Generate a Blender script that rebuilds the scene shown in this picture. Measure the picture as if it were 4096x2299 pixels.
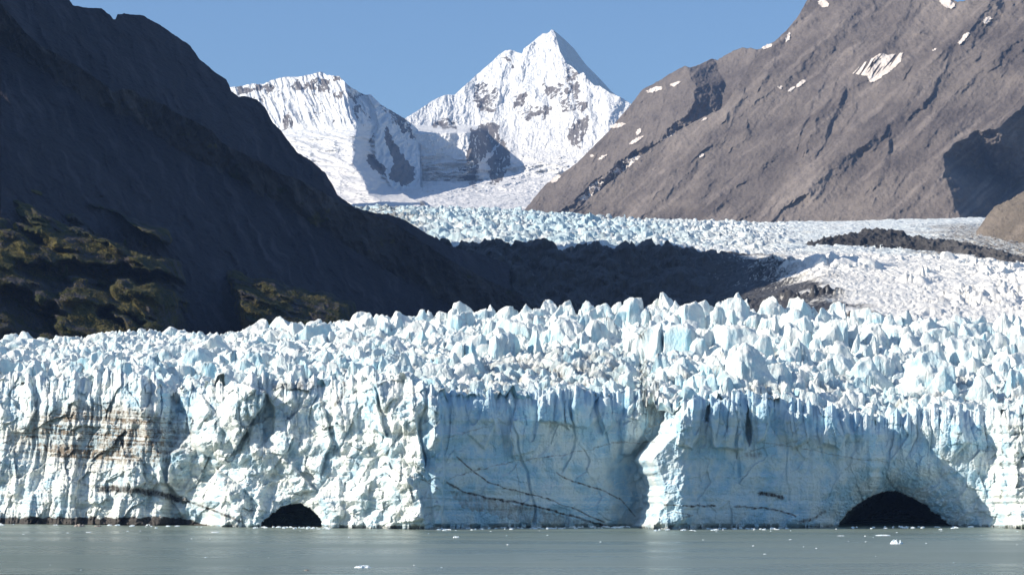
import bpy, math, random
import numpy as np
R = math.radians
sc = bpy.context.scene
for o in list(bpy.data.objects): bpy.data.objects.remove(o)
col = sc.collection

# ------------------------------------------------------------------ camera
F_PX = 8400.0; CX, CY = 2048.0, 1149.5; HOR = 1910.0; CAM_H = 25.0
PITCH = math.atan((HOR - CY) / F_PX)
cam_d = bpy.data.cameras.new('camera'); cam = bpy.data.objects.new('camera', cam_d); col.objects.link(cam)
cam_d.sensor_width = 36.0; cam_d.lens = F_PX / 4096 * 36.0
cam_d.clip_start = 1.0; cam_d.clip_end = 90000.0
cam.location = (0, 0, CAM_H); cam.rotation_euler = (R(90) + PITCH, 0, 0)
sc.camera = cam

# ------------------------------------------------------------------ light
SUN_EL, SUN_BACK = 29.0, 10.5          # elevation; degrees behind the camera's left
sun_dir = (-math.cos(R(SUN_EL)) * math.cos(R(SUN_BACK)), -math.cos(R(SUN_EL)) * math.sin(R(SUN_BACK)), math.sin(R(SUN_EL)))
sl = bpy.data.lights.new('sun', 'SUN'); sl.energy = 5.0; sl.angle = R(0.5); sl.color = (1.0, 0.915, 0.775)
so = bpy.data.objects.new('sun', sl); col.objects.link(so)
from mathutils import Vector
so.rotation_euler = Vector(sun_dir).to_track_quat('Z', 'Y').to_euler()
w = bpy.data.worlds.new('World'); sc.world = w; w.use_nodes = True
nt = w.node_tree; nt.nodes.clear()
wo = nt.nodes.new('ShaderNodeOutputWorld'); bg = nt.nodes.new('ShaderNodeBackground'); sky = nt.nodes.new('ShaderNodeTexSky')
sky.sky_type = 'NISHITA'; sky.sun_disc = False; sky.sun_elevation = R(SUN_EL)
sky.sun_rotation = math.atan2(sun_dir[0], sun_dir[1])
sky.altitude = 0; sky.air_density = 1.0; sky.dust_density = 0.5; sky.ozone_density = 5.0
bg.inputs['Strength'].default_value = 0.098
tint = nt.nodes.new('ShaderNodeMix'); tint.data_type = 'RGBA'; tint.blend_type = 'MULTIPLY'; tint.inputs[0].default_value = 1.0; tint.inputs[7].default_value = (1.02, 1.02, 1.0, 1)   # clearer blue air
nt.links.new(sky.outputs[0], tint.inputs[6]); nt.links.new(tint.outputs[2], bg.inputs[0]); nt.links.new(bg.outputs[0], wo.inputs[0])
sc.view_settings.view_transform = 'Standard'; sc.view_settings.look = 'None'
sc.view_settings.exposure = 0.55; sc.view_settings.gamma = 1.0
sc.cycles.max_bounces = 6; sc.cycles.diffuse_bounces = 3; sc.cycles.glossy_bounces = 2
sc.cycles.volume_bounces = 0; sc.cycles.use_denoising = True
sc.cycles.caustics_reflective = False; sc.cycles.caustics_refractive = False

# ------------------------------------------------------------------ noise
def _h(ix, iy, iz, seed):
    h = (ix.astype(np.int64) * 374761393 + iy.astype(np.int64) * 668265263 + iz.astype(np.int64) * 2147483647 + seed * 974634777) & 0xFFFFFFFF
    h = ((h ^ (h >> 13)) * 1274126177) & 0xFFFFFFFF
    h = ((h ^ (h >> 16)) * 2246822519) & 0xFFFFFFFF
    return (h ^ (h >> 15)) & 0xFFFFFFFF
def hrand(ix, iy, seed):
    return (_h(ix, iy, np.zeros_like(ix), seed) / 4294967296.0).astype(np.float32)
_G = np.array([(math.cos(a), math.sin(a)) for a in np.linspace(0, 2 * math.pi, 32, endpoint=False)], np.float32)
def perlin(x, y, seed=0):
    xi = np.floor(x); yi = np.floor(y); xf = (x - xi).astype(np.float32); yf = (y - yi).astype(np.float32)
    xi = xi.astype(np.int64); yi = yi.astype(np.int64)
    u = xf * xf * xf * (xf * (xf * 6 - 15) + 10); v = yf * yf * yf * (yf * (yf * 6 - 15) + 10)
    z = np.zeros_like(xi)
    def g(a, b):
        gi = _h(xi + a, yi + b, z, seed) & 31
        G = _G[gi]; return G[..., 0] * (xf - a) + G[..., 1] * (yf - b)
    n0 = g(0, 0) * (1 - u) + g(1, 0) * u; n1 = g(0, 1) * (1 - u) + g(1, 1) * u
    return (n0 * (1 - v) + n1 * v) * 1.4
def fbm(x, y, o=4, seed=0, gain=.5, lac=2.03):
    s = 0; a = 1; t = 0
    for i in range(o):
        s = s + a * perlin(x, y, seed + i * 17); t += a; a *= gain; x = x * lac + 3.7; y = y * lac - 1.3
    return s / t * 1.5
def ridged(x, y, o=4, seed=0, gain=.5, lac=2.03):
    s = 0; a = 1; t = 0; wgt = 1
    for i in range(o):
        n = 1 - np.abs(perlin(x, y, seed + i * 31)) * 2.0
        n = n * wgt; wgt = np.clip(n * 1.4, 0, 1)
        s = s + a * n; t += a; a *= gain; x = x * lac + 1.7; y = y * lac + 5.3
    return s / t
def worley(x, y, seed=0, jit=.9):
    xi = np.floor(x).astype(np.int64); yi = np.floor(y).astype(np.int64)
    f1 = np.full(x.shape, 9., np.float32); f2 = f1.copy()
    ci = np.zeros_like(xi); cj = np.zeros_like(xi); dx1 = np.zeros(x.shape, np.float32); dy1 = dx1.copy()
    for a in (-1, 0, 1):
        for b in (-1, 0, 1):
            i = xi + a; j = yi + b
            px = i + .5 + (hrand(i, j, seed) - .5) * jit; py = j + .5 + (hrand(i, j, seed + 1) - .5) * jit
            dx = (x - px).astype(np.float32); dy = (y - py).astype(np.float32); d = np.sqrt(dx * dx + dy * dy)
            c = d < f1
            f2 = np.where(c, f1, np.minimum(f2, d)); f1 = np.where(c, d, f1)
            ci = np.where(c, i, ci); cj = np.where(c, j, cj); dx1 = np.where(c, dx, dx1); dy1 = np.where(c, dy, dy1)
    return f1, f2, ci, cj, dx1, dy1
def sstep(a, b, x):
    t = np.clip((x - a) / (b - a), 0, 1); return t * t * (3 - 2 * t)
def line(pts):
    p = np.array(pts, float); return lambda x: np.interp(x, p[:, 0], p[:, 1])
def inpoly(px, py, poly):
    r = np.zeros(px.shape, bool); n = len(poly)
    for i in range(n):
        x0, y0 = poly[i]; x1, y1 = poly[(i + 1) % n]
        if y0 == y1: continue
        c = ((y0 > py) != (y1 > py)) & (px < (x1 - x0) * (py - y0) / (y1 - y0) + x0)
        r ^= c
    return r
def pdist(px, py, pts):
    """distance to a polyline, parameter 0..1 along it and side sign"""
    best = np.full(px.shape, 1e9, np.float32); T = np.zeros_like(best); S = np.zeros_like(best)
    n = len(pts) - 1
    for i in range(n):
        x0, y0 = pts[i][:2]; x1, y1 = pts[i + 1][:2]; dx, dy = x1 - x0, y1 - y0; L = dx * dx + dy * dy + 1e-9
        t = np.clip(((px - x0) * dx + (py - y0) * dy) / L, 0, 1)
        ex = px - x0 - t * dx; ey = py - y0 - t * dy; d = np.sqrt(ex * ex + ey * ey)
        c = d < best
        best = np.where(c, d, best); T = np.where(c, (i + t) / n, T); S = np.where(c, np.sign(dx * ey - dy * ex), S)
    return best, T, S
def spur(px, py, pts, H, kl, kr, H1=None):
    """tent along a traced crest: height H px falling kl per px on the left of travel, kr on the right"""
    d, t, s = pdist(px, py, pts)
    h = H + ((H if H1 is None else H1) - H) * t
    return np.maximum(0, h - d * np.where(s > 0, kr, kl))
def stroke(px, py, pts, wd, soft=.5):
    d, t, s = pdist(px, py, pts); return 1 - sstep(wd * (1 - soft), wd * (1 + soft), d)

# ------------------------------------------------------------------ pixel <-> world
cp, sp = math.cos(PITCH), math.sin(PITCH)
def P(px, py, D):
    U = -(py - CY); k = F_PX * cp - U * sp
    return (px - CX) / k * D, D + 0 * px, CAM_H + (F_PX * sp + U * cp) / k * D
def PY_of_z(z, D):      # photo row of height z at distance D
    e = (z - CAM_H) / D; U = F_PX * (e * cp - sp) / (cp + e * sp); return CY - U
def plane(px, py, n, p0):
    """distance to a mountainside plane with normal n through the point (px, py, D) p0"""
    q = P(np.float64(p0[0]), np.float64(p0[1]), p0[2]); c = n[0] * q[0] + n[1] * q[1] + n[2] * (q[2] - CAM_H)
    U = -(py - CY); k = F_PX * cp - U * sp
    return c / np.minimum(n[0] * (px - CX) / k + n[1] + n[2] * (F_PX * sp + U * cp) / k, -.03)
def nrm(slope, phi):    # slope angle, and direction it faces: 0 = right, 90 = camera, 180 = left
    s = R(slope); f = R(phi); return (math.sin(s) * math.cos(f), -math.sin(s) * math.sin(f), math.cos(s))

# ------------------------------------------------------------------ mesh helpers
def tag(o, label=None, cat=None, group=None, kind=None):
    if label: o['label'] = label
    if cat: o['category'] = cat
    if group: o['group'] = group
    if kind: o['kind'] = kind
    return o
def empty(name, loc=(0, 0, 0)):
    o = bpy.data.objects.new(name, None); o.location = loc; col.objects.link(o); return o
def mesh_obj(name, co, faces, m, parent=None, mask=None, smooth=True, loc=None):
    co = np.ascontiguousarray(co, np.float32); faces = np.ascontiguousarray(faces, np.int32)
    me = bpy.data.meshes.new(name); n = len(co); k = len(faces); q = faces.shape[1]
    me.vertices.add(n); me.vertices.foreach_set('co', co.ravel())
    me.loops.add(k * q); me.loops.foreach_set('vertex_index', faces.ravel())
    me.polygons.add(k); me.polygons.foreach_set('loop_start', np.arange(0, k * q, q, dtype=np.int32))
    try: me.polygons.foreach_set('loop_total', np.full(k, q, np.int32))
    except Exception: pass
    me.polygons.foreach_set('use_smooth', np.full(k, bool(smooth)))
    if mask is not None:
        a = me.attributes.new('mask', 'FLOAT_COLOR', 'POINT'); c = np.zeros((n, 4), np.float32); c[:, :mask.shape[1]] = mask
        a.data.foreach_set('color', c.ravel())
    me.update(calc_edges=True)
    me.materials.append(m)
    o = bpy.data.objects.new(name, me); col.objects.link(o)
    if parent: o.parent = parent
    if loc is not None: o.location = loc
    return o
def grid_faces(nr, nc):
    i = np.arange(nr * nc).reshape(nr, nc)
    return np.stack([i[:-1, :-1].ravel(), i[:-1, 1:].ravel(), i[1:, 1:].ravel(), i[1:, :-1].ravel()], 1)
def sub_obj(name, co, faces, sel, m, parent=None, mask=None, local=False):
    """object made of the selected faces of a big sheet"""
    f = faces[sel]; u, inv = np.unique(f, return_inverse=True); f = inv.reshape(f.shape)
    c = co[u]; loc = None
    if local: loc = Vector(c.mean(0).tolist()); c = c - np.array(loc)
    return mesh_obj(name, c, f, m, parent, None if mask is None else mask[u], loc=loc)

# ------------------------------------------------------------------ materials
class NT:
    def __init__(s, name):
        s.m = bpy.data.materials.new(name); s.m.use_nodes = True; s.t = s.m.node_tree; s.t.nodes.clear()
        s.out = s.n('ShaderNodeOutputMaterial'); s.b = s.n('ShaderNodeBsdfPrincipled'); s.l(s.b.outputs[0], s.out.inputs[0])
        s.pos = s.n('ShaderNodeNewGeometry').outputs['Position']
    def n(s, t, **k):
        x = s.t.nodes.new(t)
        for a, b in k.items(): setattr(x, a, b)
        return x
    def l(s, a, b): s.t.links.new(a, b)
    def scale(s, v):
        x = s.n('ShaderNodeVectorMath', operation='MULTIPLY'); s.l(s.pos, x.inputs[0]); x.inputs[1].default_value = v; return x.outputs[0]
    def noise(s, sc, det=5, rough=.6, dist=0.0):
        x = s.n('ShaderNodeTexNoise'); x.inputs['Scale'].default_value = 1; x.inputs['Detail'].default_value = det
        x.inputs['Roughness'].default_value = rough; x.inputs['Distortion'].default_value = dist
        s.l(s.scale(sc if isinstance(sc, tuple) else (sc,) * 3), x.inputs['Vector']); return x.outputs[0]
    def ramp(s, f, a, b, lo=0.0, hi=1.0):
        x = s.n('ShaderNodeMapRange'); x.interpolation_type = 'SMOOTHSTEP'; s.l(f, x.inputs[0])
        for i, v in enumerate((a, b, lo, hi)): x.inputs[i + 1].default_value = v
        return x.outputs[0]
    def math(s, op, a, b=None):
        x = s.n('ShaderNodeMath', operation=op)
        for i, v in enumerate((a, b)):
            if v is None: continue
            if isinstance(v, (int, float)): x.inputs[i].default_value = v
            else: s.l(v, x.inputs[i])
        return x.outputs[0]
    def mix(s, f, a, b):
        x = s.n('ShaderNodeMix', data_type='RGBA'); x.clamp_factor = True
        if isinstance(f, (int, float)): x.inputs[0].default_value = f
        else: s.l(f, x.inputs[0])
        for i, v in ((6, a), (7, b)):
            if isinstance(v, tuple): x.inputs[i].default_value = (*v, 1)
            else: s.l(v, x.inputs[i])
        return x.outputs[2]
    def mask(s):
        a = s.n('ShaderNodeAttribute', attribute_name='mask'); c = s.n('ShaderNodeSeparateColor'); s.l(a.outputs['Color'], c.inputs[0]); return c.outputs
    def nz(s):
        g = s.n('ShaderNodeNewGeometry'); x = s.n('ShaderNodeSeparateXYZ'); s.l(g.outputs['Normal'], x.inputs[0]); return x.outputs[2]
    def bump(s, h, dist, strength=1.0, prev=None):
        x = s.n('ShaderNodeBump'); x.inputs['Distance'].default_value = dist; x.inputs['Strength'].default_value = strength
        s.l(h, x.inputs['Height'])
        if prev is not None: s.l(prev, x.inputs['Normal'])
        return x.outputs[0]
    def done(s, colr, normal=None, rough=.8, spec=.3):
        if isinstance(colr, tuple): s.b.inputs['Base Color'].default_value = (*colr, 1)
        else: s.l(colr, s.b.inputs['Base Color'])
        if normal is not None: s.l(normal, s.b.inputs['Normal'])
        if isinstance(rough, float): s.b.inputs['Roughness'].default_value = rough
        else: s.l(rough, s.b.inputs['Roughness'])
        s.b.inputs['Specular IOR Level'].default_value = spec
        return s.m

def ice_mat(name, u=1.0, white=(.82, .85, .81), blue=(.38, .61, .76), dirt=(.21, .165, .12), bump=1.0):
    s = NT(name); mk = s.mask()
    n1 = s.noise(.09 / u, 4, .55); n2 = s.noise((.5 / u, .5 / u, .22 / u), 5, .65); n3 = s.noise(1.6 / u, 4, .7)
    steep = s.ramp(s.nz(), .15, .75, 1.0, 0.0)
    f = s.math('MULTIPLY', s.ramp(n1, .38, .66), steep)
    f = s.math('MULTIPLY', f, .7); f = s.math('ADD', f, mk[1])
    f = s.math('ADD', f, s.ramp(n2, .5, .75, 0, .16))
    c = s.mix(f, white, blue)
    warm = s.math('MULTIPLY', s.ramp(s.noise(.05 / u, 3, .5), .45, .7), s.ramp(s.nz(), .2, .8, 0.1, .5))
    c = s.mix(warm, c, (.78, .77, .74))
    d = s.math('ADD', mk[0], 0.0)
    dn = s.math('MAXIMUM', s.ramp(n2, .3, .7, .25, 1.5), s.math('MULTIPLY', mk[2], .9)); d = s.math('MULTIPLY', d, dn)
    c = s.mix(d, c, s.mix(mk[2], dirt, (.028, .028, .030)))
    nn = s.bump(n2, 1.1 * u * bump, 1.0); nn = s.bump(n3, .32 * u * bump, 1.0, nn)
    return s.done(c, nn, .55, .3)
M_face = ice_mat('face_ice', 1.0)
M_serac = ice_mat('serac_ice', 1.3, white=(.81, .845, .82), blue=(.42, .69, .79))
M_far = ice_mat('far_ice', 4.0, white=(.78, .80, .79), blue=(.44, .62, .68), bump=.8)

def rock_mat(name, base, base2, u=1.0, snow=False, veg=None, bump=1.0, snowc=(.73, .745, .76), aniso=(1, 1, 1)):
    s = NT(name); mk = s.mask()
    sc3 = lambda k: tuple(k * a / u for a in aniso)
    n1 = s.noise(sc3(.004), 6, .62); n2 = s.noise(sc3(.03), 6, .68); n3 = s.noise(sc3(.15), 4, .7)
    c = s.mix(s.ramp(n1, .38, .64), base, base2)
    c = s.mix(s.ramp(n2, .5, .8, 0, .55), c, tuple(v * .55 for v in base)); c = s.mix(s.ramp(n3, .52, .8, 0, .4), c, tuple(min(1, v * 1.7) for v in base2))
    c = s.mix(s.math('MULTIPLY', mk[1] if snow else mk[0], s.ramp(n2, .3, .7, .4, 1.2)), c, tuple(min(1, v * 1.55) for v in base2))
    nn = s.bump(n2, 14 * u * bump, 1.0); nn = s.bump(n3, 3.5 * u * bump, 1.0, nn)
    if veg is not None:
        vf = s.math('ADD', mk[1], s.ramp(n2, .3, .7, -.5, .5)); vf = s.ramp(vf, .35, .65)
        vc = s.mix(s.ramp(s.noise(.02, 4, .7), .4, .62), veg[0], veg[1]); c = s.mix(vf, c, vc)
    if snow:
        sf = s.math('ADD', mk[0], s.ramp(s.math('ADD', s.math('MULTIPLY', n3, .5), s.math('MULTIPLY', n2, .5)), .3, .7, -.45, .45)); sf = s.ramp(sf, .42, .58)
        sc_ = s.mix(mk[2], snowc, (.80, .72, .66))
        c = s.mix(sf, c, sc_)
    return s.done(c, nn, .9, .15)
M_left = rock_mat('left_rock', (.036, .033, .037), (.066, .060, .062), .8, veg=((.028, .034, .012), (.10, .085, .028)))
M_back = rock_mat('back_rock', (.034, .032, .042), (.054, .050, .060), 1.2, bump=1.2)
M_right = rock_mat('right_rock', (.088, .074, .070), (.172, .146, .130), 2.2, snow=True, bump=.4, snowc=(.80, .74, .68))
M_snow = rock_mat('snow_rock', (.12, .11, .11), (.19, .17, .16), 5.0, snow=True, bump=.7)
M_moraine = rock_mat('moraine_debris', (.045, .042, .042), (.085, .08, .078), .35)
M_outcrop = rock_mat('outcrop_rock', (.15, .125, .10), (.24, .20, .165), .7)

# ------------------------------------------------------------------ generic relief sheet (traced outline, own distance, real size)
def relief(name, px, py, D, m, mask=None, parent=None, back=.035, make=True):
    """rows run from the crest (row 0) down; adds a real far side behind the crest"""
    x, y, z = P(px, py, D)
    if back:
        bx, by, bz, bm = [], [], [], []
        for k in range(6, 0, -1):
            dd = D[0] * back * k; by.append(D[0] + dd); bx.append(x[0] * (1 + back * k)); bz.append(z[0] - dd * .8)
        x = np.vstack([np.array(bx), x]); y = np.vstack([np.array(by), y]); z = np.vstack([np.array(bz), z])
        if mask is not None: mask = np.concatenate([np.repeat(mask[:1], 6, 0), mask], 0)
    nr, nc = x.shape; co = np.stack([x, y, z], -1).reshape(-1, 3)
    mk = None if mask is None else mask.reshape(nr * nc, -1)
    f = grid_faces(nr, nc)
    if not make: return co, f, mk, (nr, nc)
    return mesh_obj(name, co, f, m, parent, mk)
def uvgrid(x0, x1, step, top, bot, nr, jag=None):
    cx = np.arange(x0, x1 + step, step); t = np.linspace(0, 1, nr)[:, None]
    tp = top(cx)
    if jag: tp = tp + jag[0] * fbm(cx / jag[1], cx * 0 + jag[2], 5, 3, .6)
    return np.broadcast_to(cx, (nr, len(cx))).copy(), tp[None] * (1 - t) + bot(cx)[None] * t

# ================================================================== MOUNTAINS
def pyst(py, tab):
    t = np.array(tab, float); return np.interp(py, t[:, 0], t[:, 1])
def softpoly(px, py, polys, amp=14, lam=45, seed=5):
    wx = px + amp * fbm(px / lam, py / lam, 4, seed); wy = py + amp * fbm(px / lam, py / lam, 4, seed + 50)
    r = np.zeros(px.shape, bool)
    for p in polys: r |= inpoly(wx, wy, p)
    return r.astype(np.float32)
def steps(D, e): return D * (1 - e / F_PX)
def rot(px, py, ang):       # coordinates across / along a slope direction
    c, s = math.cos(R(ang)), math.sin(R(ang)); return px * s - py * c, px * c + py * s

# ---- far snow peak (highest summit)
top = line([(1480, 640), (1560, 540), (1622, 473), (1680, 437), (1733, 401), (1777, 381), (1821, 379), (1845, 355), (1876, 329), (1905, 300), (1932, 279), (1965, 250), (1998, 218), (2020, 203),
            (2042, 199), (2070, 210), (2089, 215), (2095, 196), (2131, 168), (2170, 135), (2197, 131), (2206, 120), (2217, 126), (2222, 140), (2241, 207), (2269, 257), (2290, 268), (2319, 296),
            (2335, 290), (2350, 315), (2374, 340), (2400, 345), (2440, 372), (2475, 385), (2518, 412), (2560, 440), (2640, 520), (2750, 640)])
bot = line([(1400, 905), (2750, 905)])
px, py = uvgrid(1500, 2700, 2.0, top, bot, 380)
py[0] += 3.0 * fbm(px[0] / 18, px[0] * 0, 4, 9); py = py[0][None] + (905 - py[0][None]) * np.linspace(0, 1, 380)[:, None]
D = pyst(py, [(120, 13300), (500, 12350), (600, 12000), (700, 11500), (780, 10500), (870, 8900), (910, 8300)])
D = D - np.clip((px - 2100) * 1.5, -300, 500) * sstep(850, 650, py)
bw = sstep(500, 535, py) * sstep(790, 730, py) * sstep(1960, 1860, px - (py - 530) * .3)
D = D + (11480 - (py - 640) * .6 - D) * bw * (D > 11400)
wx = px + 10 * fbm(px / 50, py / 50, 4, 21); wy = py + 10 * fbm(px / 50, py / 50, 4, 22)
e = 0
sp_ = [([(2206, 121), (2222, 180), (2241, 210), (2258, 323), (2280, 423), (2291, 478)], 34, .35, 1.0),
       ([(2042, 199), (2030, 250), (2009, 301), (1990, 400), (1975, 470)], 34, .3, 1.1),
       ([(2131, 168), (2100, 230), (2072, 290), (2060, 330), (2131, 379), (2175, 423)], 24, .5, .8),
       ([(2335, 290), (2346, 412), (2360, 467), (2375, 540), (2350, 600)], 28, .4, 1.1),
       ([(1876, 329), (1900, 400), (1930, 470), (1990, 510), (2005, 570), (2035, 600), (2045, 660)], 40, .35, 1.0),
       ([(1900, 520), (1890, 600), (1870, 650), (1845, 690)], 34, .5, .7),
       ([(2300, 480), (2330, 520), (2310, 590)], 26, .5, .8),
       ([(1777, 381), (1790, 440), (1800, 520)], 22, .5, .8),
       ([(2200, 440), (2230, 420), (2215, 500), (2190, 560)], 20, .5, .9),
       ([(2474, 390), (2450, 450), (2420, 520), (2400, 600)], 26, .5, .8)]
for pts, H, kl, kr in sp_: e = np.maximum(e, spur(wx, wy, pts, H, kr, kl))
st = sstep(700, 560, py)
e = e + st * (16 * ridged(wx / 62, wy / 80, 5, 31) + 6 * (ridged(wx / 15 + wy / 130, wy / 70, 4, 33))) + 3.5 * fbm(px / 9, py / 9, 4, 35)
gl = 1 - st
e = e + gl * (60 * ridged(px / 90 + py / 90, py / 26, 5, 41) + 16 * ridged(px / 22, py / 9, 4, 42))
D = steps(D, e * 1.0)
rockp = [[(1943, 495), (1998, 500), (1998, 567), (1954, 611), (1910, 655), (1860, 644), (1876, 567), (1882, 517)],
         [(2009, 561), (2031, 578), (2042, 655), (2009, 700), (1998, 733), (1960, 733), (1954, 633)],
         [(2297, 489), (2358, 456), (2352, 522), (2313, 589), (2291, 589), (2264, 539)]]
mixp = [[(1905, 335), (1990, 345), (1985, 440), (1930, 450), (1890, 400)], [(2175, 335), (2255, 340), (2250, 392), (2180, 385)], [(2265, 268), (2322, 285), (2315, 395), (2255, 400)],
        [(2070, 434), (2210, 425), (2200, 470), (2060, 480)], [(2245, 400), (2350, 405), (2340, 440), (2240, 450)], [(1838, 660), (1915, 665), (1905, 755), (1850, 730)],
        [(1740, 470), (1830, 480), (1820, 520), (1730, 515)], [(2010, 225), (2040, 230), (2060, 270), (2030, 260)], [(2060, 380), (2110, 370), (2090, 420), (2050, 440)]]
ms = .93 - .85 * softpoly(px, py, rockp, 16, 22) + .5 * softpoly(px, py, rockp, 16, 22) * sstep(.55, .85, ridged(wx / 14, wy / 70, 3, 78)) - .47 * softpoly(px, py, mixp, 22, 30, 8)
mask = np.stack([np.clip(ms, 0, 1), ms * 0, sstep(150, 860, py) * .30], -1)
o = relief('far_snow_summit', px, py, D, M_snow, mask)
tag(o, 'highest snow covered pyramid peak in the distance', 'mountain', kind='structure')
# shaded flank behind the summit
top = line([(2190, 150), (2206, 123), (2214, 121), (2240, 143), (2263, 163), (2297, 196), (2320, 228), (2346, 262), (2402, 318), (2446, 367), (2490, 400), (2560, 450)])
px, py = uvgrid(2190, 2560, 3.0, top, line([(2190, 500), (2560, 520)]), 100)
D = 13500 + (px - 2214) * 3.0 + (py - 121) * -.8; D = steps(D, 3 * fbm(px / 30, py / 30, 4, 5))
o = relief('far_snow_flank', px, py, D, M_snow, np.stack([px * 0 + 1, px * 0, px * 0], -1)); tag(o, 'shaded smooth snow flank falling right behind the highest summit', 'mountain', kind='structure')

# ---- left snow peak
sk = [(850, 380), (922, 349), (954, 347), (1008, 335), (1048, 338), (1080, 324), (1116, 313), (1143, 308), (1188, 308), (1215, 304), (1250, 297), (1282, 286), (1304, 299), (1331, 303), (1358, 306),
      (1381, 331), (1408, 353), (1453, 378), (1484, 380), (1529, 423), (1574, 448), (1619, 475), (1655, 502), (1672, 519), (1680, 545), (1684, 620), (1688, 700), (1692, 760), (1698, 815), (1760, 850), (1850, 880), (2000, 900)]
px, py = uvgrid(820, 1900, 2.0, line(sk), line([(800, 905), (2000, 905)]), 340)
py[0] += 3.5 * fbm(px[0] / 14, px[0] * 0, 4, 19) * sstep(1690, 1650, px[0]); py = py[0][None] + (905 - py[0][None]) * np.linspace(0, 1, 340)[:, None]
D = pyst(py, [(280, 11700), (520, 11050), (560, 10850), (640, 10450), (700, 10150), (760, 9600), (860, 8600), (910, 8000)])
D = D - np.clip((px - 1250) * 1.3, -500, 400)
wx = px + 7 * fbm(px / 45, py / 45, 4, 61); wy = py + 7 * fbm(px / 45, py / 45, 4, 62)
main = [(1462, 376), (1498, 434), (1516, 493), (1507, 529), (1500, 583), (1498, 623), (1529, 668), (1552, 726), (1583, 758), (1640, 790)]
d, t, s = pdist(wx, wy, main)
right = (s < 0)
Dc = 11550 - (np.clip(py, 376, 760) - 378) * 1.75
D = D + (Dc - D) * np.where(right, sstep(860, 770, py), sstep(95, 10, d) * sstep(820, 740, py))
e = np.where(right, 26 - np.minimum(d * 1.5, 330) + 22 * ridged(wx / 40 + wy / 90, wy / 60, 4, 68), np.maximum(0, 26 - d * .5))
fl = sstep(540, 470, py) * sstep(1530, 1470, px)
d2, t2, s2 = pdist(wx, wy, [(1282, 286), (1290, 340), (1300, 420), (1280, 500)])
e = e + fl * (40 * ridged(wx / 52 - wy / 120, wy / 170, 3, 63) + 17 * ridged(wx / 17 - wy / 45, wy / 100, 3, 65) + 5 * ridged(wx / 6 - wy / 20, wy / 50, 2, 66)) + np.where(right, 6 * ridged(wx / 30, wy / 40, 4, 67), 0)
low = sstep(510, 560, py) * (~right)
e = e + low * (55 * ridged(px / 120 + py / 200, py / 26 - px / 120, 5, 71) + 4 * ridged(px / 16, py / 8, 4, 72)) + 2.0 * fbm(px / 8, py / 8, 3, 73)
# the lower left part of the basin drops away behind a lip and lies in shade
lip = [(1180, 640), (1295, 681), (1400, 712), (1529, 772), (1640, 815), (1754, 852), (1850, 890)]
d3, t3, s3 = pdist(wx, wy, lip)
e = e - np.where(s3 > 0, np.minimum(d3 * .9, 60), 0)
D = steps(D, e)
rockq = [[(1552, 537), (1590, 590), (1620, 632), (1655, 677), (1660, 717), (1628, 744), (1583, 731), (1552, 713), (1574, 654), (1560, 600)], [(1502, 526), (1490, 565), (1466, 576), (1484, 548)],
         [(1471, 615), (1529, 655), (1547, 682), (1543, 705), (1502, 682), (1471, 655)], [(1540, 500), (1570, 560), (1600, 640), (1580, 660), (1560, 610), (1540, 560)]]
mixq = [[(1165, 330), (1225, 340), (1220, 360), (1170, 355)], [(1225, 335), (1265, 310), (1262, 355), (1230, 360)], [(1265, 310), (1310, 320), (1320, 370), (1275, 365)], [(1330, 303), (1370, 310), (1350, 330)],
        [(1400, 370), (1450, 380), (1440, 410), (1405, 410)], [(1410, 430), (1440, 430), (1435, 480), (1415, 470)], [(1340, 370), (1370, 365), (1365, 390), (1340, 390)], [(930, 350), (1060, 340), (1080, 330), (1100, 360), (1020, 365), (960, 380)],
        [(1130, 470), (1170, 460), (1160, 510), (1130, 530)], [(1500, 390), (1640, 490), (1660, 560), (1630, 540), (1560, 470)]]
ms = .95 - .88 * softpoly(px, py, rockq, 13, 20, 15) - .5 * softpoly(px, py, mixq, 22, 28, 18)
ms = np.where(fl > .5, ms - .22 * sstep(.2, .7, 1 - ridged(wx / 13 - wy / 45, wy / 100, 3, 65)), ms)
mask = np.stack([np.clip(ms, 0, 1), ms * 0, sstep(450, 760, py) * .35 * (~right)], -1)
o = relief('fluted_snow_peak', px, py, D, M_snow, mask); tag(o, 'fluted snow peak left of the highest summit', 'mountain', kind='structure')

# ---- added ridge hidden behind the left mountain, there to shadow the basin
px, py = uvgrid(500, 1400, 6.0, line([(500, 60), (600, 120), (900, 370), (1050, 500), (1150, 640), (1250, 720), (1320, 790), (1400, 870)]), line([(400, 905), (1400, 905)]), 60, (8, 40, 2.2))
D = 8700 - (py[0] - py) * -.6 + 0 * px; D = steps(8450 - (py - py[0:1]) * .8, 14 * ridged(px / 60, py / 60, 4, 88))
o = relief('hidden_shadow_ridge', px, py, D, M_back, np.zeros(px.shape + (3,), np.float32)); tag(o, 'unseen ridge added behind the dark left mountain to shade the basin', 'mountain', kind='structure')

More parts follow.
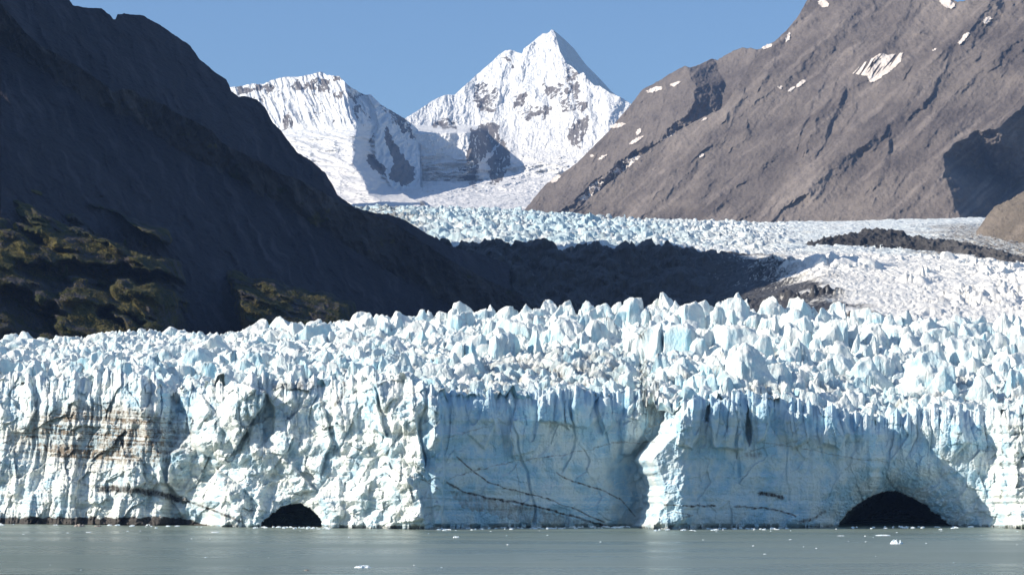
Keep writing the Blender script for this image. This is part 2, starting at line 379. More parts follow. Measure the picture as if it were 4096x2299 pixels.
# ---- right mountain: back ridge
top = line([(2030, 895), (2081, 862), (2130, 800), (2180, 740), (2240, 700), (2309, 651), (2370, 590), (2430, 530), (2480, 470), (2521, 423), (2545, 390), (2570, 358), (2635, 325), (2680, 295), (2740, 264), (2760, 272), (2800, 258), (2846, 236), (2870, 240), (2930, 205),
            (2968, 191), (3041, 198), (3090, 178), (3200, 120)])
px, py = uvgrid(2040, 3140, 2.5, top, line([(2000, 925), (3200, 925)]), 280)
py[0] += 4 * fbm(px[0] / 22, px[0] * 0, 5, 29, .6); py = py[0][None] + (925 - py[0][None]) * np.linspace(0, 1, 280)[:, None]
def rb_D(px, py):
    D = plane(px, py, nrm(37, 140), (2500, 650, 7600))
    wx = px + 14 * fbm(px / 60, py / 60, 4, 81); wy = py + 14 * fbm(px / 60, py / 60, 4, 82)
    e = 0
    d, t, s = pdist(wx, wy, [(2740, 262), (2785, 350), (2775, 410), (2720, 480), (2640, 545), (2545, 600), (2450, 665), (2380, 720), (2300, 800), (2190, 880)])
    e = e - np.where(s < 0, np.minimum(d * 3.0, 330), 0) * 1.0
    u, v = rot(wx, wy, 130)
    e = e + 24 * ridged(u / 75, v / 240, 5, 83) + 10 * ridged(u / 25, v / 60, 4, 84) + 2.5 * fbm(px / 9, py / 9, 3, 85)
    return steps(D, e)
D = rb_D(px, py)
tongue = [(2716, 521), (2706, 556), (2640, 600), (2560, 655), (2470, 715), (2400, 765), (2350, 800), (2310, 800), (2370, 740), (2450, 680), (2530, 630), (2600, 600), (2650, 560)]
tm = softpoly(px, py, [tongue], 12, 30, 12)
mask = np.stack([tm * .62 - .15, tm * 0, tm * .6], -1)
o = relief('back_rock_ridge', px, py, D, M_right, mask); tag(o, 'grey rock ridge with shaded recess behind the big right slope', 'mountain', kind='structure')
# ---- right mountain: front slope
ftop = line([(2090, 915), (2190, 905), (2268, 879), (2350, 800), (2488, 691), (2610, 590), (2732, 512), (2810, 470), (2895, 431), (2960, 330), (3010, 245), (3041, 203), (3090, 172), (3139, 130), (3188, 73), (3229, 0), (3330, -140), (3500, -200),
             (3700, -90), (3790, -15), (3830, 10), (3860, 2), (3900, -40), (4000, -120), (4200, -230), (4600, -420)])
px, py = uvgrid(2090, 4500, 2.6, ftop, line([(2000, 935), (4600, 935)]), 420)
py[0] += 5 * fbm(px[0] / 26, px[0] * 0, 5, 39, .6); py = py[0][None] + (935 - py[0][None]) * np.linspace(0, 1, 420)[:, None]
def rf_D(px, py):
    D = plane(px, py, nrm(36, 128), (3000, 650, 6500))
    wx = px + 22 * fbm(px / 110, py / 110, 4, 91); wy = py + 22 * fbm(px / 110, py / 110, 4, 92)
    e = 0
    d, t, s = pdist(wx, wy, [(4500, 330), (4096, 423), (3985, 515), (3900, 530), (3839, 572), (3774, 618), (3778, 700), (3815, 800), (3835, 890), (3840, 960)])
    drop = np.where(s < 0, np.minimum(d * 3.4, 800), 0)
    e = e + spur(wx, wy, [(3960, 20), (3830, 180), (3700, 330), (3560, 470), (3400, 620), (3240, 760)], 46, .7, .28)
    e = e + spur(wx, wy, [(3600, 330), (3480, 480), (3330, 640), (3180, 800)], 26, .7, .25)
    for q in ([(3290, 345), (3240, 420), (3215, 500), (3190, 570)], [(3330, 350), (3290, 430), (3262, 520), (3220, 600)], [(3375, 400), (3330, 480), (3300, 560), (3270, 620)], [(3420, 440), (3370, 520), (3330, 590)],
              [(2990, 510), (2975, 560), (2945, 590)], [(2960, 380), (2930, 450), (2900, 480)], [(3560, 560), (3520, 680), (3500, 740)], [(3150, 60), (3080, 260), (3050, 330)], [(3640, 20), (3560, 150), (3500, 240)], [(3790, 260), (3740, 350), (3650, 460)]):
        e = np.maximum(e, e * .5 + spur(wx, wy, q, 24, 1.3, .5))
    u, v = rot(wx, wy, 138)
    e = e + 52 * ridged(u / 210, v / 800, 4, 93) + 30 * ridged(u / 90, v / 400, 4, 96) * sstep(-.3, .3, fbm(px / 300, py / 200, 2, 98)) + 10 * ridged(u / 40, v / 190, 4, 94) + 5 * fbm(px / 17, py / 17, 4, 95) + 11 * ridged(px / 60, py / 60, 4, 97) * sstep(500, 100, py)
    return steps(D, e - drop)
D = rf_D(px, py)
mask = np.zeros(px.shape + (3,), np.float32); mask[..., 0] = -.2
us, vs = rot(px + 20 * fbm(px / 120, py / 120, 3, 198), py, 138)
mask[..., 1] = np.clip(.75 * sstep(.05, .6, fbm(us / 34, vs / 420, 4, 199)) + .5 * sstep(.1, .6, fbm(us / 130, vs / 500, 3, 197)), 0, 1) * .7
o = relief('big_right_mountain', px, py, D, M_right, mask); tag(o, 'huge bare grey brown mountainside at the right with snow patches', 'mountain', kind='structure')

# ---- snow patches on the right mountain
s_ = NT('old_snow'); c_ = s_.mix(s_.ramp(s_.noise(.02, 4, .6), .35, .65), (.72, .65, .59), (.62, .54, .48)); M_patch = s_.done(c_, s_.bump(s_.noise(.05, 4, .6), 3.0), .7, .2)
def patch(poly, fn, lab, rough=3, parts=8):
    xs = [p[0] for p in poly]; ys = [p[1] for p in poly]
    gx, gy = np.meshgrid(np.arange(min(xs) - 6, max(xs) + 6, 1.1), np.arange(min(ys) - 6, max(ys) + 6, 1.1))
    D = fn(gx, gy); D = D - 5.0 - D * .0004
    x, y, z = P(gx, gy, D); nr, nc = gx.shape; f = grid_faces(nr, nc)
    m = inpoly(gx + rough * 2.2 * fbm(gx / 13, gy / 9, 4, 3, .65), gy + rough * 1.6 * fbm(gx / 13, gy / 9, 4, 4, .65), poly)
    if parts == 0: u, v = rot(gx, gy, 128); m &= (perlin(u / 9, v / 90, 8) > -.28)
    cc = m[:-1, :-1].ravel()
    if cc.sum() < 3: return
    o = sub_obj('snow_patch', np.stack([x, y, z], -1).reshape(-1, 3), f, cc, M_patch, local=True)
    tag(o, lab, 'snow patch', 'old snow patches on the right mountain')
def blob(x, y, w, h, a=-35):
    c, s = math.cos(R(a)), math.sin(R(a)); return [(x + w * math.cos(t) * c - h * math.sin(t) * s, y + w * math.cos(t) * s + h * math.sin(t) * c) for t in np.linspace(0, 6.283, 10)[:-1]]
patch([(3410, 293), (3456, 250), (3505, 222), (3530, 211), (3545, 220), (3610, 210), (3603, 245), (3560, 285), (3500, 325), (3481, 330), (3470, 305), (3440, 300)], rf_D, 'largest snow patch, fan shaped with long streaks, high on the right mountain', 3, 0)
for x, y, w_, h_, a_, fn, lab in [
    (3121, 350, 10, 6, -30, rf_D, 'tiny leftmost snow spot of the row left of the large fan shaped patch'), (3164, 357, 17, 6, -35, rf_D, 'small middle snow spot of the row left of the fan shaped patch'),
    (3202, 334, 24, 8, -38, rf_D, 'longer snow spot at the upper end of the row left of the fan'), (2814, 478, 13, 4, -25, rf_D, 'small snow patch near the left edge of the big slope above the hanging glacier'),
    (2806, 622, 12, 5, -35, rf_D, 'isolated snow spot in the middle of the lower left slope'), (3855, 152, 34, 8, -50, rf_D, 'long narrow snow streak high at the right'),
    (3949, 80, 20, 10, -35, rf_D, 'short snow patch above the long streak at the top right'), (3790, 14, 34, 18, 25, rf_D, 'bright snow patch in the notch at the top edge'),
    (3294, 14, 16, 22, -70, rf_D, 'ragged snow patch under the top edge left of the notch'), (3068, 186, 26, 7, -20, rf_D, 'snow strip on the saddle where the two rock ridges meet'),
    (3152, 148, 7, 22, 20, rf_D, 'narrow upright snow sliver just right of the saddle'), (3737, 199, 9, 4, -30, rf_D, 'tiny snow spot right of the fan shaped patch'),
    (2618, 358, 34, 10, -15, rb_D, 'snow patch on the shoulder of the back ridge, left one of the pair'), (2700, 335, 22, 7, -20, rb_D, 'snow patch on the back ridge, right one of the pair'),
    (2468, 502, 32, 9, -12, rb_D, 'snow patch on the left edge of the back ridge beside the white peak'), (2553, 528, 16, 8, -55, rb_D, 'upright snow patch midway down the back ridge'),
    (2545, 560, 34, 7, -32, rb_D, 'long thin snow patch just under the upright one'), (2410, 628, 20, 5, -28, rb_D, 'thin snow sliver low on the back ridge'), (2366, 622, 10, 4, -10, rb_D, 'tiny snow spot left of the thin sliver'),
    (2221, 716, 24, 10, -35, rb_D, 'lowest snow patch at the left foot of the back ridge')]:
    patch(blob(x, y, w_, h_, a_), fn, lab)

# ---- left mountain: back wall
top = line([(-2600, -1900), (-1200, -1750), (-400, -1320), (0, -680), (110, -360), (200, -140), (270, -10), (292, 22), (345, 32), (405, 34), (440, 60), (452, 78), (462, 78), (470, 60), (497, 54), (530, 60), (555, 60), (573, 62), (600, 80), (640, 100), (700, 142), (760, 182), (780, 210), (795, 235), (830, 262), (860, 290), (905, 318), (918, 345), (925, 365),
            (955, 388), (985, 385), (1030, 400), (1060, 430), (1090, 490), (1122, 520), (1150, 560), (1190, 610), (1240, 640), (1300, 690), (1335, 750), (1350, 780), (1420, 830), (1500, 852), (1550, 856), (1620, 880), (1700, 930), (1800, 985), (1900, 1010), (2050, 1060)])
cols = np.concatenate([np.arange(-1500, -300, 40), np.arange(-300, 2040, 2.8)])
t = np.linspace(0, 1, 400)[:, None]; tp = top(cols) + 3.5 * fbm(cols / 20, cols * 0, 5, 49, .6)
px = np.broadcast_to(cols, (400, len(cols))).copy(); py = tp[None] * (1 - t) + 1345 * t
D = plane(px, py, nrm(41, 32), (1000, 500, 2440)) - np.clip(-px * .6, 0, 260)
D = np.where(px < 0, np.maximum(D, 2110), D)
D = np.minimum(D, 2330 + np.clip(px + 200, 0, 1e4) * 1.2)
wx = px + 25 * fbm(px / 120, py / 120, 4, 101); wy = py + 25 * fbm(px / 120, py / 120, 4, 102)
u, v = rot(wx, wy, 62)
e = 46 * ridged(u / 130, v / 400, 5, 103) + 24 * ridged(u / 48, v / 120, 5, 104) + 4 * fbm(px / 14, py / 14, 4, 105)
D = steps(D, e)
mask = np.stack([.8 * sstep(.0, .6, fbm(u / 40, v / 260, 5, 196)), .1 + .35 * fbm(px / 130, py / 60, 4, 106), px * 0], -1)
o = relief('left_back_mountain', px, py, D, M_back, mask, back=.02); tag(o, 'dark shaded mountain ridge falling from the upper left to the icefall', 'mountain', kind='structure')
# ---- left mountain: front spur with benches
top = line([(-700, -420), (-300, -220), (0, 15), (30, 45), (60, 80), (100, 130), (160, 182), (250, 228), (350, 290), (420, 340), (455, 368), (475, 362), (495, 354), (530, 360), (560, 380), (620, 405), (660, 420), (700, 450), (780, 485), (850, 525), (885, 570), (920, 590), (1050, 650), (1110, 690), (1200, 720), (1330, 790), (1430, 840),
            (1500, 865), (1540, 875), (1600, 905), (1680, 960), (1800, 1040), (1950, 1120), (2200, 1230)])
cols = np.arange(-700, 2100, 2.6); nr_ = 560
t = np.linspace(0, 1, nr_)[:, None]; tp = top(cols) + 4 * fbm(cols / 24, cols * 0, 5, 59, .6)
px = np.broadcast_to(cols, (nr_, len(cols))).copy(); py = tp[None] * (1 - t) + 1360 * t
def lf_D(px, py):
    D = plane(px, py, nrm(40, 24), (500, 900, 2060))
    D = np.minimum(D, 2150 + px * .11) + np.maximum(0, -420 - px) * .5 - np.clip(-px * .6, 0, 70) * sstep(760, 600, py)
    Db = plane(px, py, nrm(25, 60), (450, 700, 2010)); Db2 = plane(px, py, nrm(25, 50), (1100, 1150, 1960))
    # benches low on the spur: gentler ground facing the camera
    wx = px + 18 * fbm(px / 90, py / 90, 4, 111); wy = py + 18 * fbm(px / 90, py / 90, 4, 112)
    u, v = rot(wx, wy, 24)
    u0, v0 = rot(wx, wy, 22)
    b1 = sstep(-60, 60, wy - (650 + px * .40)) * sstep(850, 600, wx); b2 = sstep(-30, 40, wy - (1060 + (px - 880) * .25)) * sstep(850, 930, wx - (py - 1100) * .4) * sstep(1500, 1350, px)
    b1 = b1 * (.35 + .65 * sstep(-.3, .15, fbm(v0 / 330, u0 / 120, 3, 120))); bench = np.clip(b1 + b2, 0, 1)
    D = D + (np.clip(Db, 1500, 2400) - D) * b1 * .8; D = D + (np.clip(Db2, 1500, 2400) - D) * b2 * .9
    e = bench * (130 * ridged(v / 460, u / 120, 3, 113) + 45 * ridged(v / 130, u / 40, 4, 114)) + (1 - bench) * (50 * ridged(rot(wx, wy, 58)[0] / 150, rot(wx, wy, 58)[1] / 420, 5, 115) + 26 * ridged(rot(wx, wy, 75)[0] / 55, rot(wx, wy, 75)[1] / 130, 5, 119))
    e = e + 9 * ridged(u / 40, v / 40, 4, 116) + 4 * fbm(px / 14, py / 14, 4, 117)
    return steps(D, e), bench
D, bench = lf_D(px, py)
u, v = rot(px + 20 * fbm(px / 120, py / 120, 3, 194), py, 60)
mask = np.stack([.9 * sstep(.05, .55, fbm(u / 45, v / 200, 5, 195)), .02 + .62 * bench + .30 * fbm(px / 90, py / 45, 4, 118), px * 0], -1)
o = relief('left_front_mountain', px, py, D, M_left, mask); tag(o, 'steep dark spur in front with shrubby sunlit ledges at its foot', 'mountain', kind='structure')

# ================================================================== UPPER GLACIER AND MORAINES
# one surface built from traced profiles at known distances, then raised into seracs
def prof(*p): return line(p)
ST = [(1650, prof((1100, 1420), (4500, 1420))), (1900, prof((1100, 1400), (3000, 1370), (3300, 1310), (4500, 1315))),
      (2480, prof((1100, 1345), (2600, 1310), (2850, 1250), (3000, 1180), (3300, 1075), (4096, 1105), (4500, 1115))),
      (2660, prof((1100, 1060), (1480, 1010), (1828, 1006), (1987, 1014), (2080, 1012), (2200, 1018), (2300, 1010), (2353, 998), (2430, 1008), (2703, 1008), (2846, 1026), (3180, 1030), (3400, 1022), (3816, 1046), (4096, 1074), (4500, 1100))),
      (3000, prof((1100, 1010), (1500, 1000), (2700, 998), (3000, 1004), (3400, 1004), (3816, 1022), (4096, 1050), (4500, 1080))),
      (3400, prof((1100, 970), (1500, 945), (2000, 950), (2500, 968), (3000, 978), (3400, 976), (3816, 985), (4096, 1000), (4500, 1010))),
      (3800, prof((1100, 930), (1500, 900), (2000, 915), (2500, 945), (3000, 952), (3400, 945), (3800, 940), (4096, 950), (4500, 960))),
      (4600, prof((1100, 890), (1500, 870), (2000, 885), (2500, 925), (3000, 930), (3400, 910), (3800, 900), (4096, 905), (4500, 910))),
      (5400, prof((1100, 880), (1500, 864), (1606, 868), (1749, 862), (1908, 868), (2115, 876), (2274, 890), (2385, 900), (2544, 908), (2703, 912), (2910, 916), (3021, 912), (3180, 893), (3419, 888), (3657, 881), (3816, 877), (3943, 873), (4096, 880), (4500, 890))),
      (5900, prof((1100, 960), (4500, 960)))]
cols = np.arange(1150, 4460, 3.2)
rows = np.concatenate([np.arange(1650, 2400, 5.0), np.arange(2400, 2700, 1.5), np.arange(2700, 4000, 3.6), np.arange(4000, 5450, 5.5), np.arange(5450, 5900, 40)])
pxg, Yg = np.meshgrid(cols, rows); A = (pxg - CX) / (F_PX * 1.0041); Xg = A * Yg
zz = np.stack([P(cols, ln(cols), np.full(cols.shape, float(D0)))[2] for D0, ln in ST]); sd = np.array([k[0] for k in ST], float)
base = np.empty(pxg.shape)
ti = np.clip(np.searchsorted(sd, rows, 'right') - 1, 0, len(sd) - 2); tt = ((rows - sd[ti]) / (sd[ti + 1] - sd[ti]))[:, None]
base = zz[ti] * (1 - tt) + zz[ti + 1] * tt
def seracs(X, Y, size, seed, ax=1.0, conc=1.25, prob=1.0, stp=1.0):
    wx = X + size * .2 * fbm(X / (size * .9), Y / (size * .9), 3, seed + 90); wy = Y + size * .2 * fbm(X / (size * .9), Y / (size * .9), 3, seed + 91)
    f1, f2, ci, cj, dx, dy = worley(wx / size, wy / (size * ax), seed, .95)
    T = .25 + .75 * hrand(ci, cj, seed + 2) ** 1.2; th = hrand(ci, cj, seed + 3) * 6.283
    T = np.where(hrand(ci, cj, seed + 8) < prob, T, .12)
    m = np.full(X.shape, -9., np.float32); blk = .10 * (hrand(ci, cj, seed + 9) < .28)
    for k in range(4):
        a = th + k * 1.571 + (hrand(ci, cj, seed + 10 + k) - .5) * 1.2; sk = .55 + 2.0 * hrand(ci, cj, seed + 20 + k) ** 1.6; of = .02 + .24 * hrand(ci, cj, seed + 30 + k) * hrand(ci, cj, seed + 4) + blk
        m = np.maximum(m, ((dx * np.cos(a) + dy * np.sin(a)) - of) * sk)
    tilt = (hrand(ci, cj, seed + 5) - .5) * 1.0 * dx + (hrand(ci, cj, seed + 6) - .6) * .8 * dy
    h = T + tilt - np.maximum(m, 0) * 1.3 * stp
    h = np.maximum(h, 0) ** conc
    return np.minimum(h, (f2 - f1) * 7.0), ci, cj, T
wall = sstep(2950, 2700, pxg) * sstep(2440, 2500, Yg) * sstep(2780, 2690, Yg)
h1, ci, cj, T1 = seracs(Xg, Yg, 30.0, 611, 1.0); h2, _, _, _ = seracs(Xg, Yg, 15.0, 641, 1.0); h3, _, _, _ = seracs(Xg, Yg, 8.0, 671)
nearR = sstep(2750, 3000, pxg) * sstep(2760, 2660, Yg); smooth = sstep(-.25, .15, fbm(Xg / 110, Yg / 120, 3, 601) + .15)
ampl = np.where(Yg < 2700, 10 + 8 * nearR, np.interp(Yg, [2700, 3200, 4000, 5600], [11, 15, 20, 18]) * (1 - .5 * sstep(2950, 3250, pxg))) * (1 - .55 * sstep(2900, 3400, pxg) * sstep(3200, 3700, Yg))
h = np.maximum(h1 * (1.15 - .45 * nearR) * (1 - .8 * nearR * smooth), np.maximum(h2 * .72 * (1 - .8 * nearR * smooth), h3 * (.40 - .25 * nearR * smooth))) * ampl
h = np.maximum(h, (Yg > 2740) * ampl * .95 * sstep(.35, 1.0, ridged(Xg / 60 + Yg / 200, Yg / 32, 4, 615)))
h = h + 12 * ridged(Xg / 130, Yg / 70, 3, 602) * sstep(2750, 3100, Yg) * sstep(3300, 2600, pxg)
Z = base + h + wall * (20 * fbm(Xg / 34 + Yg / 60, Yg / 70, 4, 603)) + .8 * fbm(Xg / 6, Yg / 6, 3, 604)
Yg2 = Yg + wall * 10 * fbm(Xg / 14, Z / 14, 4, 605); Xg2 = Xg + 1.6 * fbm(Z / 7 + Xg / 20, Yg / 12, 3, 606)
# rubble ridges riding on the ice
moraine = np.zeros(pxg.shape)
def ridge_on(pts, slope, seed):
    global Z, moraine
    q = [(float(P(np.float64(a), np.float64(b), c)[0]), c, float(P(np.float64(a), np.float64(b), c)[2])) for a, b, c in pts]
    wx = Xg + 7 * fbm(Xg / 30, Yg / 30, 3, seed); wy = Yg + 12 * fbm(Xg / 30, Yg / 30, 3, seed + 1)
    d, t, _ = pdist(wx, wy, q); zc = np.interp(t * (len(q) - 1), np.arange(len(q)), [k[2] for k in q])
    zr = zc - d * slope + 9 * (ridged(Xg / 24, Yg / 40, 5, seed + 2) - .45) + 3 * fbm(Xg / 8, Yg / 8, 3, seed + 3)
    m = zr > base + 2; Z = np.where(m, np.maximum(zr, base + 2), Z); moraine = np.maximum(moraine, m)
ridge_on([(3330, 968, 3330), (3403, 938, 3300), (3450, 924, 3280), (3498, 918, 3270), (3560, 922, 3240), (3625, 934, 3200), (3700, 952, 3150), (3816, 966, 3080), (3927, 996, 2980), (4010, 1014, 2910), (4096, 1040, 2830), (4400, 1080, 2650)], .24, 651)
ridge_on([(2290, 890, 5250), (2400, 892, 5250), (2480, 887, 5300), (2545, 876, 5350), (2575, 888, 5350), (2680, 906, 5350)], .22, 661)
ridge_on([(3700, 905, 4500), (3900, 880, 4300), (4096, 860, 4100), (4400, 800, 3900)], .5, 671) if False else None
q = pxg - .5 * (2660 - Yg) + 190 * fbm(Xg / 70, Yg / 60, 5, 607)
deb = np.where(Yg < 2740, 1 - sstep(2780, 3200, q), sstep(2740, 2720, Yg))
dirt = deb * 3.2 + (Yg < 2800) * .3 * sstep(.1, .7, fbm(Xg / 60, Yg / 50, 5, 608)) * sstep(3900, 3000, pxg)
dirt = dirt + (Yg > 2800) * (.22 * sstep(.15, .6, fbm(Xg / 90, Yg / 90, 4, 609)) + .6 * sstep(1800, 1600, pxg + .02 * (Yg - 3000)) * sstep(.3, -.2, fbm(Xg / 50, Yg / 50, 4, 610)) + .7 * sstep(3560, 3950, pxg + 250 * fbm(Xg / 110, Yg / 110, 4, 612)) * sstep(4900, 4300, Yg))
blue = (Yg > 2800) * (.12 + .38 * sstep(3100, 2500, pxg + .12 * (Yg - 3000))) * (.6 + .8 * (hrand(ci, cj, 613) > .5))
mk = np.stack([np.clip(dirt, 0, 4), blue, dirt * 0], -1).reshape(-1, 3)
nr, nc = pxg.shape; co = np.stack([Xg2, Yg2, Z], -1).reshape(-1, 3); f = grid_faces(nr, nc)
f0 = f[:, 0]; mo = (moraine.reshape(-1)[f] > 0).any(1); yf = Yg.reshape(-1)[f0]; pf = pxg.reshape(-1)[f0]
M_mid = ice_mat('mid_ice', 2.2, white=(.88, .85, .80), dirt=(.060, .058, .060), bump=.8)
c1 = (yf < 2735) & (pf < 3000); c2 = (yf < 2735) & ~c1
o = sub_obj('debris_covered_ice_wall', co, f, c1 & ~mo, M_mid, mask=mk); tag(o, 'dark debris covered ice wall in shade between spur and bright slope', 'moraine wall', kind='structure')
o = sub_obj('middle_glacier_slope', co, f, c2 & ~mo, M_mid, mask=mk); tag(o, 'bright crevassed glacier slope behind the seracs at the right', 'glacier', kind='structure')
o = sub_obj('upper_glacier', co, f, (yf >= 2735) & ~mo, M_far, mask=mk); tag(o, 'broken icefall and bright upper glacier winding between the mountains', 'glacier', kind='structure')
o = sub_obj('moraine_ridge', co, f, mo & (yf < 4200), M_moraine, mask=mk); tag(o, 'long dark rubble ridge lying on the bright glacier at the right', 'moraine', kind='structure')
o = sub_obj('moraine_mound', co, f, mo & (yf >= 4200), M_moraine, mask=mk); tag(o, 'small dark rubble mound beyond the icefall at the foot of the right mountain', 'moraine', kind='structure')
# rock outcrop at the right edge
top = line([(3905, 925), (3943, 872), (3975, 827), (4010, 812), (4047, 795), (4096, 763), (4300, 640), (4600, 520)])
px, py = uvgrid(3905, 4560, 2.0, top, line([(3905, 960), (4600, 1130)]), 150, (5, 24, 1.1))
D = plane(px, py, nrm(44, 165), (4050, 900, 3700)); D = steps(D, 26 * ridged(px / 70, py / 60, 5, 701) + 9 * ridged(px / 22, py / 20, 4, 702))
mask = np.zeros(px.shape + (3,), np.float32)
tag(relief('rock_outcrop', px, py, D, M_outcrop, mask), 'brown grey rock outcrop at the right edge above the rubble ridge', 'rock outcrop', kind='structure')

# ================================================================== LOWER GLACIER
glacier = empty('tidewater_glacier', (0, 1050, 0))
tag(glacier, 'wide blue white ice front with jagged pinnacles ending in the grey water', 'glacier')
def child(o):
    o.parent = glacier; o.matrix_parent_inverse = glacier.matrix_world.inverted(); o.location = Vector(o.location) - Vector((0, 1050, 0)) if False else o.location
    return o
glacier.location = (0, 0, 0)
# distance of the ice front at the water, along the picture
YF = line([(-500, 1205), (-100, 1172), (0, 1160), (300, 1140), (640, 1116), (690, 1128), (760, 1122), (900, 1092), (1040, 1082), (1300, 1070), (1500, 1052), (1690, 1034), (1740, 1033), (1770, 1038), (1850, 1047), (2100, 1065), (2350, 1082), (2560, 1094),
           (2592, 1046), (2640, 1030), (2735, 1032), (2790, 1041), (3000, 1051), (3250, 1064), (3480, 1073), (3530, 1083), (3600, 1085), (3760, 1087), (3900, 1086), (3980, 1080), (4030, 1062), (4096, 1046), (4300, 1020), (4600, 1000)])
LIP = line([(-500, 1500), (0, 1505), (80, 1492), (200, 1515), (330, 1505), (450, 1485), (600, 1505), (700, 1560), (800, 1545), (950, 1530), (1010, 1500), (1150, 1525), (1300, 1530), (1450, 1505), (1560, 1500), (1700, 1545), (1780, 1565), (1900, 1560), (2100, 1560), (2300, 1555), (2450, 1560),
            (2600, 1580), (2700, 1600), (2900, 1570), (3050, 1570), (3200, 1610), (3350, 1640), (3480, 1670), (3600, 1660), (3750, 1630), (3900, 1640), (4096, 1650), (4600, 1660)])
LEAN = line([(-500, .42), (600, .40), (690, .25), (900, .42), (1500, .34), (1700, .12), (1780, .04), (2500, .05), (2600, .2), (2740, .10), (2800, .04), (3480, .05), (3600, .08), (3900, .16), (4096, .40), (4600, .4)])
SM = line([(-500, 1), (1650, 1), (1780, .16), (2500, .2), (2570, .6), (2760, .5), (2850, .22), (3500, .28), (3700, .3), (3920, .45), (3990, .9), (4096, 1), (4600, 1)])   # roughness along the front
cols = np.arange(-420, 4520, 2.4); nr_ = 300
t = np.linspace(0, 1, nr_)[:, None]
vt = LIP(cols); vx = cols + 12 * fbm(cols / 70, cols * 0 + 2.2, 3, 301)
cell = np.floor(vx / 46 + .8 * perlin(vx / 160, vx * 0, 302)).astype(np.int64); 
fr = (vx / 46 + .8 * perlin(vx / 160, vx * 0, 302)) - cell
tooth = (1 - np.abs(fr - .5) * 2) ** .8
jagA = 26 + 16 * hrand(cell, cell * 0, 303)
tp = vt + 16 - jagA * tooth * (.35 + .9 * hrand(cell, cell * 0, 304)) - 9 * ridged(cols / 16, cols * 0 + .7, 3, 305)
px = np.broadcast_to(cols, (nr_, len(cols))).copy(); py = tp[None] * (1 - t) + 2150 * t
hpx = 2115 - py                                   # height above the water in photo px
hf = np.clip(hpx / (2115 - tp[None]), 0, 1)
shift = 14 * fbm(px * 0 + 3, py / 40, 4, 318) + np.interp(py, [1560, 1700, 1780, 1830, 1880, 1940, 2030, 2100], [120, 85, 30, -28, -8, 22, 8, -18]) * sstep(2420, 2560, px) * sstep(2820, 2700, px)
D = YF(px - shift) + LEAN(px) * np.maximum(hpx, 0) / 8.2
sm = SM(px)
wx = px + 16 * fbm(px / 150, py / 170, 3, 311); wy = py + 22 * fbm(px / 120, py / 120, 4, 312)
e = 0
for pts, H, kl, kr in [([(1010, 1480), (955, 1600), (880, 1720), (850, 1790)], 95, .5, 1.0), ([(1490, 1490), (1560, 1650), (1600, 1800), (1620, 1900)], 60, .5, .9), ([(1385, 1680), (1430, 1800), (1450, 1950), (1440, 2110)], 46, .35, .6),
                       ([(1180, 1560), (1160, 1700), (1120, 1800)], 50, .4, .8), ([(1010, 1840), (960, 1960), (1000, 2110)], 60, .4, .6), ([(300, 1540), (290, 1800), (270, 2110)], 30, .3, .6),
                       ([(560, 1500), (590, 1700), (640, 1850)], 46, .25, 1.4), ([(500, 1830), (540, 1950), (560, 2110)], 34, .3, .7), ([(1290, 1990), (1330, 2050), (1300, 2115)], 40, .7, .4),
                       ([(3800, 1650), (3860, 1750), (3900, 1850)], 46, .3, .8), ([(4030, 1700), (4060, 1850), (4080, 2100)], 50, .3, .9), ([(2690, 1690), (2700, 1800), (2730, 2000), (2740, 2110)], 30, .2, .35)]:
    e = e + spur(wx, wy, pts, H, kr, kl)
d, _, _ = pdist(px, py, [(800, 1690), (815, 1740)]); e = e + 42 * np.sqrt(np.clip(1 - (d / 75) ** 2, 0, 1))
# columns: strong near the top of the front, fading down
cw = wx / 66 + 1.5 * perlin(wx / 170, wy / 600, 321)
ci = np.floor(cw).astype(np.int64); cf = cw - ci
depth = hrand(ci, ci * 0, 322)
colr = sstep(.35, .95, hf + .25 * (depth - .5))
colm = np.minimum(1, np.maximum(sm, .28) + sstep(2750, 2900, px) * sstep(.5, .8, hf) * .9 + sstep(2000, 2100, px) * sstep(.62, .85, hf) * .6)
e = e + colm * colr * (34 * (depth - .5) + 20 * np.sqrt(np.clip(1 - (2 * cf - 1) ** 2, 0, 1)) - 12)
def slab(poly, h, gx, gy=0.0):
    global e
    ax = px + 7 * fbm(px / 40, py / 50, 4, 315); ay = py + 7 * fbm(px / 40, py / 50, 4, 316)
    c0 = np.mean([q[0] for q in poly]); c1 = np.mean([q[1] for q in poly])
    ins = inpoly(ax, ay, poly); d, _, _ = pdist(ax, ay, list(poly) + [poly[0]])
    e = e + np.where(ins, (h + gx * (px - c0) + gy * (py - c1)) * sstep(-1, 9, d), 0)
